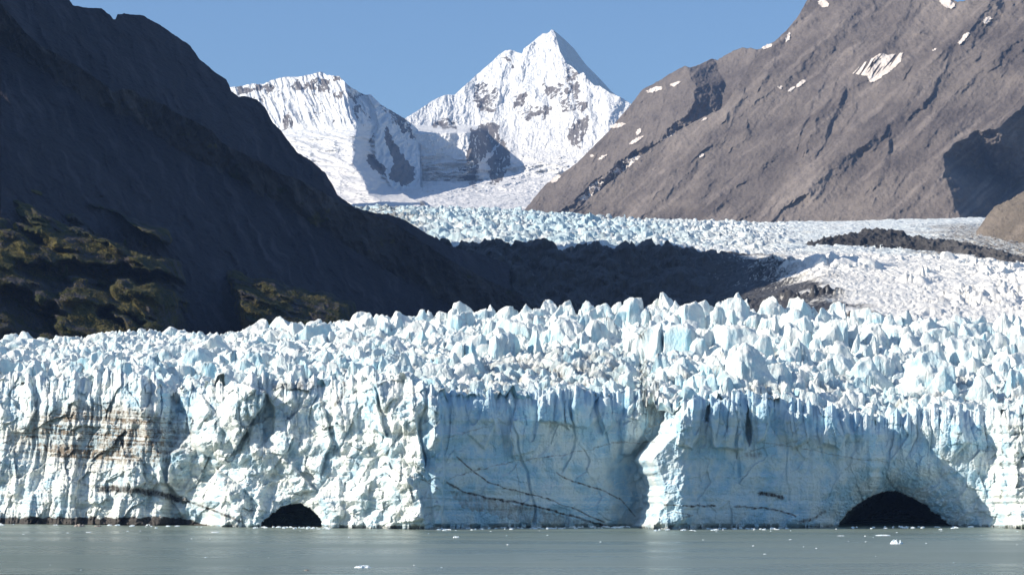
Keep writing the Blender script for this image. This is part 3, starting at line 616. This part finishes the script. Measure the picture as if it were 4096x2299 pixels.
for q in [([(631, 1504), (707, 1557), (760, 1686), (768, 1732), (722, 1793), (661, 1808), (646, 1694), (623, 1580)], -50, -.9), ([(958, 1519), (1064, 1565), (1049, 1626), (973, 1747), (942, 1808), (904, 1732), (859, 1679), (912, 1595)], 70, .7),
          ([(1064, 1572), (1100, 1626), (1100, 1732), (1011, 1823), (950, 1861), (980, 1747), (1056, 1626)], -20, -1.1), ([(684, 1808), (760, 1778), (904, 1854), (836, 1930), (775, 2006), (730, 2006), (661, 1930)], 10, -.75),
          ([(859, 1869), (958, 1930), (1041, 2021), (1018, 2082), (935, 2044), (897, 1960)], 10, -.9), ([(502, 1831), (562, 1831), (585, 1930), (532, 1968), (498, 1899)], 40, .4), ([(547, 1504), (593, 1504), (646, 1671), (654, 1778), (608, 1800), (560, 1690)], 30, -.45),
          ([(1494, 1527), (1608, 1504), (1623, 1572), (1562, 1610), (1532, 1656)], 40, -.7), ([(1433, 1534), (1494, 1527), (1532, 1686), (1547, 1747), (1486, 1724), (1456, 1648)], 50, .6), ([(1608, 1671), (1661, 1656), (1707, 1884), (1646, 1854), (1600, 1762)], 40, .5),
          ([(1661, 1641), (1684, 1671), (1707, 1854), (1703, 1892), (1676, 1778)], -25, -1.2), ([(1707, 1580), (1760, 1580), (1783, 1914), (1768, 2104), (1730, 2104), (1707, 1778)], 30, .6), ([(1000, 2006), (1076, 1884), (1137, 1899), (1084, 2021), (1023, 2089)], 0, -.6),
          ([(1180, 1640), (1290, 1600), (1330, 1760), (1280, 1900), (1190, 1850)], 30, .45), ([(1330, 1640), (1400, 1660), (1420, 1780), (1380, 1870), (1340, 1760)], 10, -.8), ([(1090, 1800), (1180, 1860), (1260, 1960), (1150, 1980), (1080, 1900)], 20, .4),
          ([(1500, 1900), (1600, 1880), (1680, 1960), (1700, 2080), (1560, 2100)], 20, .35), ([(1560, 1760), (1600, 1780), (1640, 1870), (1600, 1880), (1550, 1830)], 0, -.8), ([(40, 1560), (120, 1520), (150, 1640), (100, 1740), (30, 1720)], 30, .4),
          ([(700, 1590), (800, 1560), (850, 1640), (790, 1720), (750, 1640)], 20, .5), ([(2046, 1671), (2144, 1671), (2228, 1702), (2137, 1808), (2046, 1831), (2030, 1732)], 16, -.2), ([(2144, 1595), (2258, 1534), (2365, 1534), (2395, 1686), (2350, 1717), (2228, 1694), (2152, 1686)], 45, -.25),
          ([(2479, 1686), (2532, 1595), (2585, 1595), (2600, 1686), (2532, 1823), (2486, 1823)], 36, .1), ([(2760, 1588), (2806, 1595), (2806, 1732), (2768, 1800), (2707, 1778), (2714, 1686)], 46, .2), ([(2821, 1557), (2844, 1557), (2838, 1690), (2819, 1690)], -90, 0),
          ([(2851, 1626), (2904, 1580), (2958, 1626), (2980, 1732), (2973, 1800), (2851, 1793), (2836, 1686)], 55, -.1), ([(2988, 1600), (3012, 1732), (2996, 1793), (2982, 1732)], -80, 0), ([(3026, 1626), (3064, 1595), (3100, 1626), (3056, 1762), (3026, 1781)], 55, .6),
          ([(3303, 1647), (3379, 1670), (3402, 1731), (3356, 1799), (3288, 1776)], 34, -.1), ([(3675, 1685), (3758, 1655), (3834, 1647), (3872, 1761), (3803, 1852), (3728, 1806)], 14, .15), ([(3978, 1806), (4023, 1867), (4054, 1966), (4023, 1950), (4000, 1867)], -20, -.9),
          ([(1860, 1600), (1960, 1590), (1990, 1700), (1940, 1800), (1870, 1740)], 18, .15), ([(3140, 1640), (3230, 1650), (3240, 1760), (3170, 1800), (3130, 1720)], 30, .2), ([(2390, 1580), (2440, 1590), (2450, 1700), (2410, 1740), (2385, 1660)], 34, .3)]: slab(*q)
# flutes and grooves
fx_ = wx + .12 * (wy - 1800)
FLU = line([(-500, 1), (640, 1), (700, .25), (1700, .3), (2600, .6), (3900, .6), (4600, .8)])(px)
e = e + sm * FLU * (24 * ridged(fx_ / 85, wy / 420, 3, 331) + 12 * ridged(fx_ / 26, wy / 190, 4, 332)) + sm * (1 - FLU) * (55 * ridged(wx / 260 + wy / 300, wy / 300 - wx / 500, 4, 333) + 26 * ridged(wx / 80 + wy / 120, wy / 110 - wx / 160, 4, 334))
# broken facets
f1, f2, wi, wj, dx, dy = worley(wx / 95 + wy / 300, wy / 120, 341)
e = e + sm * 30 * fbm(px / 210, py / 190, 3, 340) + sm * (34 * hrand(wi, wj, 342) + 50 * (hrand(wi, wj, 343) - .6) * dx + 40 * (hrand(wi, wj, 344) - .5) * dy)
g1, g2, gi, gj, dx, dy = worley(wx / 34, wy / 38 + wx / 90, 345)
e = e + sm * (12 * hrand(gi, gj, 346) + 18 * (hrand(gi, gj, 347) - .5) * dx + 16 * (hrand(gi, gj, 348) - .5) * dy)
k1, k2, ki, kj, dx, dy = worley(px / 13, py / 13, 349)
e = e + (.25 + .75 * sm) * (4.5 * hrand(ki, kj, 350) - 4 * k1) + 2.2 * fbm(px / 7, py / 7, 3, 351)
# smooth walls: broad scoops and vertical seams
e = e + (1 - sm) * (26 * fbm(px / 240, py / 200, 3, 361) + 7 * fbm(px / 60, py / 90, 4, 362) - 16 * stroke(wx, wy, [(2030, 1580), (2050, 1700), (2110, 1900), (2140, 2100)], 5) - 14 * stroke(wx, wy, [(2290, 1600), (2300, 1760), (2250, 1880)], 5)
                     - 14 * stroke(wx, wy, [(2940, 1640), (2955, 1800), (2960, 1900)], 5) - 10 * stroke(wx, wy, [(3150, 1700), (3145, 1900), (3150, 2000)], 4))
e = e + (1 - sm) * 14 * (perlin(px / 100, py / 420, 363) > .05) * sstep(1900, 1700, py)
# rounded brow, undercut at the water
e = e - 85 * (1 - np.sqrt(np.clip(1 - sstep(.72, 1.0, hf) ** 3, 0, 1))) - 22 * sstep(24, 4, hpx) * (fbm(px / 70, px * 0, 3, 371) > -.1)
# hollow right of the bright pillar's neighbour, and the overhung recess left of it
d, _, _ = pdist(px, py, [(2520, 1860), (2560, 2000), (2560, 2110)]); e = e - 70 * np.clip(1 - d / 110, 0, 1)
cave1 = [(1038, 2125), (1050, 2088), (1085, 2055), (1125, 2025), (1160, 2014), (1200, 2012), (1240, 2032), (1268, 2058), (1288, 2086), (1290, 2125)]
cave2 = [(3345, 2125), (3358, 2085), (3400, 2038), (3450, 2000), (3500, 1976), (3545, 1962), (3585, 1964), (3630, 1980), (3680, 2002), (3730, 2040), (3775, 2078), (3812, 2108), (3815, 2125)]
jx = px + 10 * fbm(px / 26, py / 26, 5, 381, .65); jy = py + 8 * fbm(px / 26, py / 26, 5, 382, .65)
cave = np.zeros(px.shape, bool)
for c_, fun, wd in ((cave1, 26, 70), (cave2, 120, 150)):
    ins = inpoly(jx, jy, c_); d, _, _ = pdist(jx, jy, c_[1:-1]); cave |= ins
    e = e - np.where(ins, e + 120 + np.minimum(d * 26, 230 if c_ is cave1 else 1700) + 70 * fbm(px / 50, py / 24, 4, 383), 0) - np.where(ins, 0, fun * np.clip(1 - d / wd, 0, 1) ** 2)
D = steps(D, e)
# dirt
dirt = np.zeros(px.shape, np.float32)
nz_ = fbm(px / 26, py / 10, 4, 391)
def dz(pts, wd, a, lo=0):
    global dirt
    s = stroke(px + 6 * nz_, py + 5 * nz_ + 5 * fbm(px / 60, px * 0, 3, 392), pts, wd, .7); dirt = np.maximum(dirt, s * a * 1.0)
for pts, wd, a in [([(400, 1955), (500, 1955), (600, 1970), (680, 1985), (740, 2003)], 13, 1.0), ([(740, 2003), (800, 2020), (880, 2050), (960, 2085)], 5, .8), ([(300, 1930), (400, 1950)], 5, .5), ([(405, 2000), (520, 1998)], 4, .35),
                   ([(0, 1750), (150, 1745), (300, 1760), (420, 1770), (560, 1775), (640, 1790)], 7, .5), ([(0, 1800), (100, 1805), (170, 1822)], 6, .55), ([(60, 1745), (60, 1800)], 4, .4),
                   ([(2600, 1200), (2601, 1201)], 1, 0), ([(1790, 1930), (1850, 1965), (1960, 1992), (2100, 2015), (2250, 2050), (2350, 2082), (2460, 2112)], 4.5, .9), ([(1830, 1830), (1900, 1890), (1960, 1930), (2050, 1960), (2180, 1990), (2300, 2035), (2420, 2090)], 3, .75),
                   ([(2230, 1890), (2290, 1925), (2400, 1955), (2480, 1995), (2540, 2060)], 3, .7), ([(1780, 1920), (1900, 1880), (2030, 1850), (2200, 1825), (2350, 1800), (2450, 1770), (2620, 1768)], 2, .55),
                   ([(1780, 1750), (1880, 1725), (2000, 1690)], 2, .4), ([(1540, 1850), (1600, 1890), (1700, 1920), (1760, 1960)], 2.5, .55), ([(1690, 1990), (1900, 1998)], 2, .3), ([(2660, 2018), (2760, 2022), (2860, 2022)], 3.5, .8),
                   ([(2700, 2045), (2770, 2060), (2730, 2070)], 3, .6), ([(2940, 2025), (3050, 2030), (3110, 2040), (3180, 2060)], 4, .8), ([(3040, 1972), (3080, 1978), (3125, 1988)], 9, .95), ([(3050, 1770), (3200, 1790), (3400, 1830), (3560, 1850)], 2, .4),
                   ([(3000, 1800), (3120, 1780), (3200, 1760)], 2, .45), ([(3200, 2085), (3260, 2070), (3300, 2045)], 6, .7), ([(3780, 2050), (3950, 2045)], 2, .35), ([(3650, 1980), (3800, 1880), (3980, 1850)], 2, .3), ([(3950, 1690), (4096, 1720)], 2, .3),
                   ([(1000, 1560), (1015, 1650), (980, 1740)], 5, .35), ([(1370, 1480), (1380, 1560), (1340, 1620)], 8, .6), ([(1100, 1545), (1200, 1540)], 14, .6), ([(2990, 1820), (3040, 1815)], 10, .5), ([(1330, 1790), (1350, 1820)], 12, .3), ([(2040, 1700), (2100, 2110)], 1.5, .4)]:
    dz(pts, wd, a)
band = sstep(0, .35, ridged(px / 500 + 7, (py - .06 * px) / 16, 3, 393) - .45)
blot = np.clip(1.15 - np.hypot((px - 400) / 360, (py - 1750) / 135), 0, 1) + .7 * np.clip(1 - np.hypot((px - 610) / 50, (py - 1770) / 80), 0, 1)
band2 = sstep(.42, .75, ridged(px / 700 + 3, (py - .03 * px + 6 * nz_) / 19, 3, 396))
black = dirt.copy()
dirt = np.maximum(dirt, np.clip(blot * 2.0, 0, 1) * (.28 + .6 * band + .6 * band2))
dirt = np.maximum(dirt, band * .28 * sstep(1000, 700, px) * sstep(1700, 1900, py))
foot = sstep(18, 8, hpx - 34 * sstep(860, 700, px) + 7 * nz_ - 9 * fbm(px / 60, px * 0, 3, 394)) * np.where(px < 860, 1.4, .6); dirt = np.maximum(dirt, foot); black = np.maximum(black, foot)
dirt = np.maximum(dirt, softpoly(px, py, [[(1800, 1960), (2000, 2000), (2250, 2060), (2400, 2100), (2100, 2090), (1850, 2030)], [(2590, 2092), (2740, 2088), (2780, 2120), (2590, 2120)]], 10, 20) * .42)
dirt = dirt + (1 - sm) * .10 * band * sstep(1850, 2000, py)
dirt = np.where(cave, np.maximum(dirt, .9), dirt)  # cave interiors masked dark here to stand in for their shade
blue = .28 * sstep(.55, .95, hf) * (fbm(px / 70, py / 140, 3, 395) > .1) + .25 * softpoly(px, py, [[(760, 1500), (830, 1530), (800, 1640), (740, 1640)], [(640, 1560), (760, 1600), (760, 1900), (690, 1900)], [(1470, 1560), (1500, 1640), (1480, 1700), (1440, 1600)], [(1680, 1660), (1720, 1680), (1710, 1860), (1690, 1860)]], 14, 40) + (1 - sm) * .48  # smooth shaded walls coloured bluer and darker to deepen their shade
mask = np.stack([dirt, blue, np.clip(black, 0, .85)], -1)
co, f, mk, (nr, nc) = relief('', px, py, D, None, mask, make=False, back=.0035)
cv = np.zeros((nr, nc), bool); cv[nr - px.shape[0]:] = cave; cv = cv.reshape(-1)
fcave = cv[f].all(1); fpx = np.broadcast_to(cols, (nr, nc)).reshape(-1)[f[:, 0]]
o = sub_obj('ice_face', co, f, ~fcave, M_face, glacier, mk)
s = NT('cave_shade_ice'); M_cave = s.done(s.mix(s.ramp(s.noise(.12, 4, .6), .35, .65), (.06, .085, .095), (.10, .14, .15)), s.bump(s.noise(.5, 4, .6), .8), .7, .1)  # base colour darkened to paint in the shade inside the cave
s = NT('cave_shade_ice_pale'); M_cave1 = s.done(s.mix(s.ramp(s.noise(.12, 4, .6), .35, .65), (.13, .19, .19), (.20, .28, .27)), s.bump(s.noise(.5, 4, .6), .8), .7, .1)  # small cave: same painted shade in the colour, less deep
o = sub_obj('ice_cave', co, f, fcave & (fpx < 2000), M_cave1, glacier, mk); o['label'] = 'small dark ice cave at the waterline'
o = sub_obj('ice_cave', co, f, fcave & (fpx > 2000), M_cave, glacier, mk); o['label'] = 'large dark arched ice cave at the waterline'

# ---- seracs behind the brow: heightfield over the rising glacier surface
SKY = line([(-500, 1340), (0, 1338), (200, 1322), (400, 1303), (650, 1300), (900, 1292), (1150, 1275), (1400, 1262), (1600, 1245), (1750, 1240), (2000, 1236), (2200, 1222), (2350, 1212), (2500, 1208), (2700, 1205), (2900, 1212), (3050, 1212), (3200, 1225), (3400, 1238), (3600, 1255), (3800, 1270), (4096, 1262), (4600, 1270)])
cols = np.arange(-380, 4480, 3.0); LEN = 470.0
ss = np.concatenate([np.linspace(-1, 120, 230), np.linspace(120, 300, 250)[1:], np.linspace(300, LEN + 60, 330)[1:]]); nr_ = len(ss)
A = np.broadcast_to((cols - CX) / (F_PX * 1.0041), (nr_, len(cols))); pxg = np.broadcast_to(cols, A.shape)
S = np.broadcast_to(ss[:, None], A.shape)
Y = YF(pxg) * .35 + 1060 * .65 + LEAN(pxg) * 60 + 6 + S
Y = YF(pxg) + LEAN(pxg) * 68 + 5 + S * (1570 - YF(pxg) - 60) / 470
Y = Y + 0.0
X = A * Y
lift = np.interp(S, [0, 15, 120, 300, LEN], [0, .06, .34, .72, 1.0])
bpy_ = (LIP(pxg) + 34) * (1 - lift) + (SKY(pxg) + 62) * lift
base = P(pxg, bpy_, Y)[2]
base = base - np.maximum(0, S - LEN) * .75
base = base + 3.5 * fbm(X / 60, Y / 50, 4, 401) * sstep(0, 60, S)
hb, bi, bj, bT = seracs(X, Y, 15.5, 411, .9, 1.0, .85, 1.2)
hx, xi, xj, xT = seracs(X, Y, 25.0, 521, .8, 1.1, .5, 1.1)
hm, mi, mj, mT = seracs(X, Y, 10.5, 441, 1.0, 1.0, .9, 1.35)
hs, _, _, _ = seracs(X, Y, 6.0, 471, 1.1, 1.1)
ht, _, _, _ = seracs(X, Y, 3.2, 479, 1.1, 1.0)
nm = fbm(X / 60, Y / 60, 3, 481)
rub = np.exp(-((pxg - 2200) / 520) ** 2 - ((S - 115) / 70) ** 2)
big = np.clip(sstep(-.3, .3, nm + np.interp(S, [0, 30, 90, 200, 480], [-.6, -.45, .05, .35, .6]) - .6 * rub), 0, 1)
hb = np.maximum(hb, hx * 1.3 * (hx > .25)) * big; Hb = 20 * hb * np.interp(pxg, [0, 900, 1500, 2200], [.6, .62, .8, 1.0]); Hm = 14.0 * hm * (1 - .35 * rub) * np.interp(S, [0, 60, 200], [.75, 1, .8]); Hs = 6.5 * hs
Hr = 11 * sstep(.3, 1.05, ridged(X / 30 + Y / 90, Y / 17, 4, 478)) * np.interp(S, [0, 60, 200], [.5, .8, 1.0])
Z = base - 3 + np.maximum(np.maximum(Hb, Hm), np.maximum(Hs, Hr)) + .3 * np.minimum(Hs, 4) * .6 + .5 * ht
Z = Z + .35 * fbm(X / 2.4, Y / 2.4, 3, 491)
qx = .8 * fbm(Z / 6 + X * .05, Y / 9 + X / 12, 3, 492); qy = .8 * fbm(Z / 6 - X * .05, X / 9 + Y / 12, 3, 493)
Xd = X + qx; Yd = Y + qy
dn = fbm(X / 35, Y / 30, 4, 494)
dirt = sstep(.1, .7, dn + .75 * np.exp(-((pxg - 2080) / 480) ** 2 - ((S - 105) / 70) ** 2) + .5 * np.exp(-((pxg - 3900) / 350) ** 2 - ((S - 90) / 45) ** 2) + .45 * np.exp(-((pxg - 1150) / 200) ** 2 - ((S - 12) / 14) ** 2) + .35 * np.exp(-((pxg - 150) / 260) ** 2 - ((S - 430) / 60) ** 2)) * sstep(.6, -.6, (Z - base) / 8 - .5) * .55
dirt = dirt + .12 * sstep(.3, .8, fbm(X / 9, (Z + .15 * X) / 1.6, 3, 495))
blue = .30 * (hrand(mi, mj, 497) > .7) * sstep(400, 60, S) + .16 * (hrand(bi, bj, 498) > .75)
mk = np.stack([dirt, blue, dirt * 0], -1).reshape(-1, 3)
nr, nc = X.shape; co = np.stack([Xd, Yd, Z], -1).reshape(-1, 3); f = grid_faces(nr, nc)
key = ((bi - bi.min()) * 4096 + (bj - bj.min())); key = np.where((Hb >= np.maximum(Hm, np.maximum(Hs, Hr))) & (big > .3), key, -1).reshape(-1)
hh = Hb.reshape(-1)
fk = key[f]; same = (fk[:, 0] == fk[:, 1]) & (fk[:, 0] == fk[:, 2]) & (fk[:, 0] == fk[:, 3]) & (fk[:, 0] >= 0)
fk0 = np.where(same & (hh[f[:, 0]] > .8), fk[:, 0], -1)
infr = (pxg.reshape(-1)[f[:, 0]] > 20) & (pxg.reshape(-1)[f[:, 0]] < 4076) & (S.reshape(-1)[f[:, 0]] < LEN - 6)
ids, cnt = np.unique(fk0[(fk0 >= 0) & infr], return_counts=True)
# apparent size: height over width at its distance
sc_ = []
vT = (bT.reshape(-1))[f[:, 0]]; vY = Y.reshape(-1)[f[:, 0]]
order = np.argsort(fk0, kind='stable'); srt = fk0[order]
lo = np.searchsorted(srt, ids, 'left'); hi = np.searchsorted(srt, ids, 'right')
for k in range(len(ids)):
    ii = order[lo[k]:hi[k]]; sc_.append(len(ii) * float(vT[ii[0]]) ** 1.5)
pick = np.argsort(-np.array(sc_))[:99]
used = np.zeros(len(f), bool)
for k in pick:
    ii = order[lo[k]:hi[k]]; used[ii] = True
    o = sub_obj('serac', co, f, ii, M_serac, glacier, mk, local=True)
o = sub_obj('serac_field', co, f, ~used, M_serac, glacier, mk); o['kind'] = 'stuff'; o['label'] = 'mass of smaller jagged seracs behind the ice front'

# ================================================================== WATER
s = NT('fjord_water')
n1 = s.noise((.16, .55, .3), 5, .6); n2 = s.noise((.9, 2.2, 1), 3, .6); n3 = s.noise((.004, .02, .01), 4, .55)
cw_ = s.mix(s.ramp(n3, .35, .65), (.145, .185, .155), (.18, .22, .185))
nn = s.bump(n1, .55, 1.0); nn = s.bump(n2, .12, 1.0, nn)
M_water = s.done(cw_, nn, s.ramp(n3, .3, .7, .2, .4), .35)
xs = np.array([-40000., -3000, 3000, 40000]); ys = np.array([-20000., -200, 1400, 60000])
gx, gy = np.meshgrid(xs, ys)
o = mesh_obj('water', np.stack([gx, gy, gx * 0], -1).reshape(-1, 3), grid_faces(4, 4), M_water); tag(o, 'calm grey green fjord water', 'water', kind='structure')

# ================================================================== FLOATING ICE
s = NT('floe_ice'); M_floe = s.done(s.mix(s.ramp(s.noise(1.2, 4, .6), .4, .7), (.85, .87, .88), (.62, .80, .86)), s.bump(s.noise(2.5, 4, .6), .15), .5, .3)
s = NT('dirty_floe_ice'); M_floed = s.done(s.mix(s.ramp(s.noise(2.0, 4, .6), .4, .6), (.22, .17, .14), (.40, .36, .32)), s.bump(s.noise(2.5, 4, .6), .15), .6, .3)
def floe_mesh(seed, n=22, m=M_floe, peak=1.0):
    th, rr = np.meshgrid(np.linspace(0, 2 * math.pi, n * 2 + 1), np.linspace(0, 1, n))
    out = 1 + .35 * fbm(np.cos(th) * 1.3 + seed, np.sin(th) * 1.3, 3, seed)
    x = np.cos(th) * rr * out; y = np.sin(th) * rr * out
    top = (.25 + peak * np.clip(ridged(x * 1.4 + seed * 3, y * 1.4, 4, seed + 5) - .25, 0, 2)) * np.clip(1 - rr ** 5, 0, 1) - .25 * rr ** 8
    co = np.stack([x, y, top], -1).reshape(-1, 3)
    b = np.stack([x[-1], y[-1], top[-1] * 0 - .6], -1); co = np.vstack([co, b])
    f = grid_faces(n, n * 2 + 1); k = n * 2 + 1; l0 = (n - 1) * k; i = np.arange(k - 1)
    f = np.vstack([f, np.stack([l0 + i, l0 + i + 1, n * k + i + 1, n * k + i], 1)])
    o = mesh_obj('ice_floe', co, f, m, smooth=False); me = o.data; bpy.data.objects.remove(o); return me
fm = [floe_mesh(k) for k in range(6)]; fd_ = floe_mesh(11, m=M_floed); fflat = floe_mesh(21, peak=.35)
random.seed(4)
def wpos(px_, py_):
    U = -(py_ - CY); k = F_PX * cp - U * sp; e_ = (F_PX * sp + U * cp) / k; D = -CAM_H / e_; return (px_ - CX) / k * D, D
def floe(px_, py_, wpx, hpx_, lab, me=None, grp=None):
    x, D = wpos(px_, py_); o = bpy.data.objects.new('ice_floe', me or random.choice(fm)); col.objects.link(o)
    w_ = wpx * D / F_PX / 2; o.location = (x, D, 0.0); o.scale = (w_, w_ * random.uniform(.6, .9), hpx_ * D / F_PX * 1.0); o.rotation_euler = (0, 0, random.uniform(-.3, .3))
    tag(o, lab, 'ice floe', grp or 'ice floes drifting on the fjord')
for a in [(3533, 2141, 64, 9, 'long flat white ice floe in front of the large ice cave', fflat), (3585, 2174, 50, 20, 'lumpy white ice floe nearest below the large ice cave', fm[1]), (1450, 2269, 66, 12, 'low white ice floe with a small hump near the lower edge', fm[2]),
          (1824, 2149, 26, 9, 'small white ice floe under the shaded ice wall', fm[3]), (1228, 2281, 22, 7, 'small brown dirt covered ice floe near the lower edge', fd_), (355, 2128, 24, 5, 'flat pale floe alone at the far left water', fflat),
          (860, 2128, 36, 6, 'thin white floe left of the small ice cave', fflat), (625, 2111, 14, 5, 'small white floe close to the banded ice front', fm[0]), (318, 2104, 46, 13, 'grey rubble ice heap against the dark base at the left', fd_),
          (392, 2105, 30, 9, 'smaller grey rubble ice heap beside the larger one at the left', fd_), (3365, 2142, 32, 4, 'thin flat floe left of the long flat one before the arch', fflat), (3162, 2157, 14, 4, 'small flat floe below the striped dark base', fflat),
          (2402, 2167, 8, 4, 'small floe in open water under the recess left of the bright pillar', fm[4]), (2190, 2140, 9, 4, 'tiny white floe close to the shaded wall', fm[5]), (3060, 2215, 14, 4, 'small flat floe in open water below the cliff right of the pillar', fflat), (3762, 2117, 16, 5, 'small floe at the right foot of the arch', fm[2])]:
    floe(*a)
for k in range(40):
    floe(random.uniform(20, 4080), 2122 + 170 * random.random() ** 2.0, random.uniform(4, 11), random.uniform(2, 4), 'tiny white ice fragment floating on the water', None, 'tiny ice fragments scattered on the water')
def brash(a, b, n):
    for k in range(n):
        px_ = random.uniform(a, b); D0 = float(YF(px_)) - 2; base_py = PY_of_z(0, D0)
        floe(px_, base_py + random.uniform(0, 7), random.uniform(6, 24), random.uniform(3, 8), 'small white ice chunk among the brash along the foot of the ice front', None, 'brash ice chunks along the waterline')
brash(1050, 1340, 34); brash(1750, 2520, 70); brash(2620, 3150, 34); brash(3330, 3900, 30); brash(0, 1050, 16)

# ================================================================== VEGETATION ON THE LEDGES
s = NT('conifer_foliage'); M_con = s.done(s.mix(s.ramp(s.noise(.8, 3, .6), .4, .6), (.045, .060, .020), (.085, .085, .03)), None, .9, .1)
s = NT('autumn_scrub'); M_scrub = s.done(s.mix(s.ramp(s.noise(.06, 4, .7), .38, .62), (.050, .058, .018), (.125, .098, .032)), None, .95, .1)
s = NT('bark'); M_bark = s.done((.08, .06, .045), None, .9, .1)
rng = np.random.default_rng(7)
def spruce_crown(h, r, tiers, seed, sparse=0):
    g = np.random.default_rng(seed); V = []; Fc = []
    for t_ in range(tiers):
        z0 = h * (.12 + .88 * t_ / tiers); rad = r * (1 - t_ / tiers) ** .8 * g.uniform(.75, 1.2)
        for b in range(9):
            if g.random() < sparse: continue
            a = g.uniform(0, 6.283); L = rad * g.uniform(.6, 1.15)
            for q in range(4):
                u = (q + 1) / 4 * L; wd = .35 * r * (1 - q / 5) * g.uniform(.5, 1)
                c = np.array([math.cos(a) * u, math.sin(a) * u, z0 - u * .25 + g.uniform(-.1, .1) * r]); n = len(V)
                for k in range(4):
                    V.append(c + np.array([g.uniform(-1, 1) * wd, g.uniform(-1, 1) * wd, g.uniform(-.7, .7) * wd]))
                Fc.append((n, n + 1, n + 2, n + 3))
    return np.array(V), np.array(Fc)
def spruce(pxb, pyb, hpx_, wpx, lab, seed, sparse=0):
    Dv, _ = lf_D(np.array([[float(pxb)]]), np.array([[float(pyb)]])); Dv = float(Dv[0, 0]) - 1.5
    x, y, z = P(np.float64(pxb), np.float64(pyb), Dv); h = hpx_ * Dv / F_PX; r = wpx * Dv / F_PX / 2
    t_ = empty('spruce_tree' if sparse < .3 else 'birch_tree', (float(x), float(y), float(z) - .3)); tag(t_, lab, 'tree', 'trees standing on the left ledges')
    V, Fc = spruce_crown(h, r, 14, seed, sparse); mesh_obj('crown', V, Fc, M_con, t_, smooth=False)
    th = np.linspace(0, 6.283, 7)[:-1]; zz = np.array([0, h * .5, h * .97]); rr = np.array([.03, .018, .004]) * h
    co_ = np.array([[math.cos(a) * r_, math.sin(a) * r_, z_] for z_, r_ in zip(zz, rr) for a in th])
    fc = np.array([[i * 6 + j, i * 6 + (j + 1) % 6, (i + 1) * 6 + (j + 1) % 6, (i + 1) * 6 + j] for i in range(2) for j in range(6)])
    mesh_obj('trunk', co_, fc, M_bark, t_)
for k, a in enumerate([(265, 1118, 62, 36, 'tall pale spruce standing alone on the lower left ledge'), (425, 912, 56, 28, 'spruce rising from the middle sunlit ledge'), (490, 1102, 54, 22, 'slender dark spruce on the lower ledge'),
                       (130, 1102, 34, 16, 'thin tree on the crest of the lowest left knoll'), (562, 1128, 30, 22, 'short bushy tree right of the slender dark spruce'), (230, 650, 26, 20, 'small tree on the top of the highest ledge'),
                       (195, 790, 22, 24, 'round bush tree below the highest ledge'), (385, 838, 22, 20, 'small tree at the back of the middle ledge'), (500, 980, 24, 26, 'round tree on the slope between the ledges'),
                       (1010, 1075, 30, 26, 'small tree on top of the right hand sunlit knoll'), (1110, 1105, 26, 20, 'tree on the shoulder of the right hand knoll'), (60, 920, 30, 40, 'broad tree in the green hollow at the left edge'),
                       (222, 998, 36, 26, 'yellowing tree in the middle of the green hollow'), (1420, 1170, 22, 16, 'small tree near the rocky foot of the spur')]):
    spruce(*a, 70 + k, .35 if k in (5, 7, 9, 12) else .1)
# scrub: uncountable low bushes on the ledges
n = 60000
bx = rng.uniform(-60, 1550, n * 3); by = rng.uniform(600, 1345, n * 3)
Dv, bn = lf_D(bx[None], by[None]); Dv = Dv[0]; bn = bn[0]
keep = (rng.random(n * 3) < bn * .75 * sstep(-.3, .25, fbm(bx / 60, by / 30, 4, 118)) + .02) & (by > top(bx) + 10); bx, by, Dv = bx[keep][:n], by[keep][:n], Dv[keep][:n]
x, y, z = P(bx, by, Dv - .6); n = len(x); r_ = rng.uniform(.35, 1.0, n)
c = np.stack([x, y, z], -1)[:, None, None, :] + rng.normal(0, .55, (n, 4, 1, 3)) * r_[:, None, None, None]
V = (c + rng.uniform(-.6, .6, (n, 4, 4, 3)) * r_[:, None, None, None]).reshape(-1, 3)
o = mesh_obj('ledge_scrub', V, np.arange(len(V)).reshape(-1, 4), M_scrub, smooth=False); tag(o, 'low autumn scrub covering the ledges of the left spur', 'scrub', kind='stuff')

# ================================================================== HAZE
hz = bpy.data.materials.new('haze_air'); hz.use_nodes = True; t_ = hz.node_tree; t_.nodes.clear()
ho = t_.nodes.new('ShaderNodeOutputMaterial'); hv = t_.nodes.new('ShaderNodeVolumePrincipled')
hv.inputs['Color'].default_value = (.30, .52, 1.0, 1); hv.inputs['Density'].default_value = 1.9e-5; hv.inputs['Anisotropy'].default_value = 0.0
t_.links.new(hv.outputs[0], ho.inputs['Volume'])
x0, x1, y0, y1, z0, z1 = -9000., 9000., -600., 17500., -1., 4300.
co = np.array([(x0, y0, z0), (x1, y0, z0), (x1, y1, z0), (x0, y1, z0), (x0, y0, z1), (x1, y0, z1), (x1, y1, z1), (x0, y1, z1)])
fc = np.array([(0, 3, 2, 1), (4, 5, 6, 7), (0, 1, 5, 4), (1, 2, 6, 5), (2, 3, 7, 6), (3, 0, 4, 7)])
o = mesh_obj('haze', co, fc, hz, smooth=False); tag(o, 'thin blue air haze between the mountains', 'haze', kind='stuff')
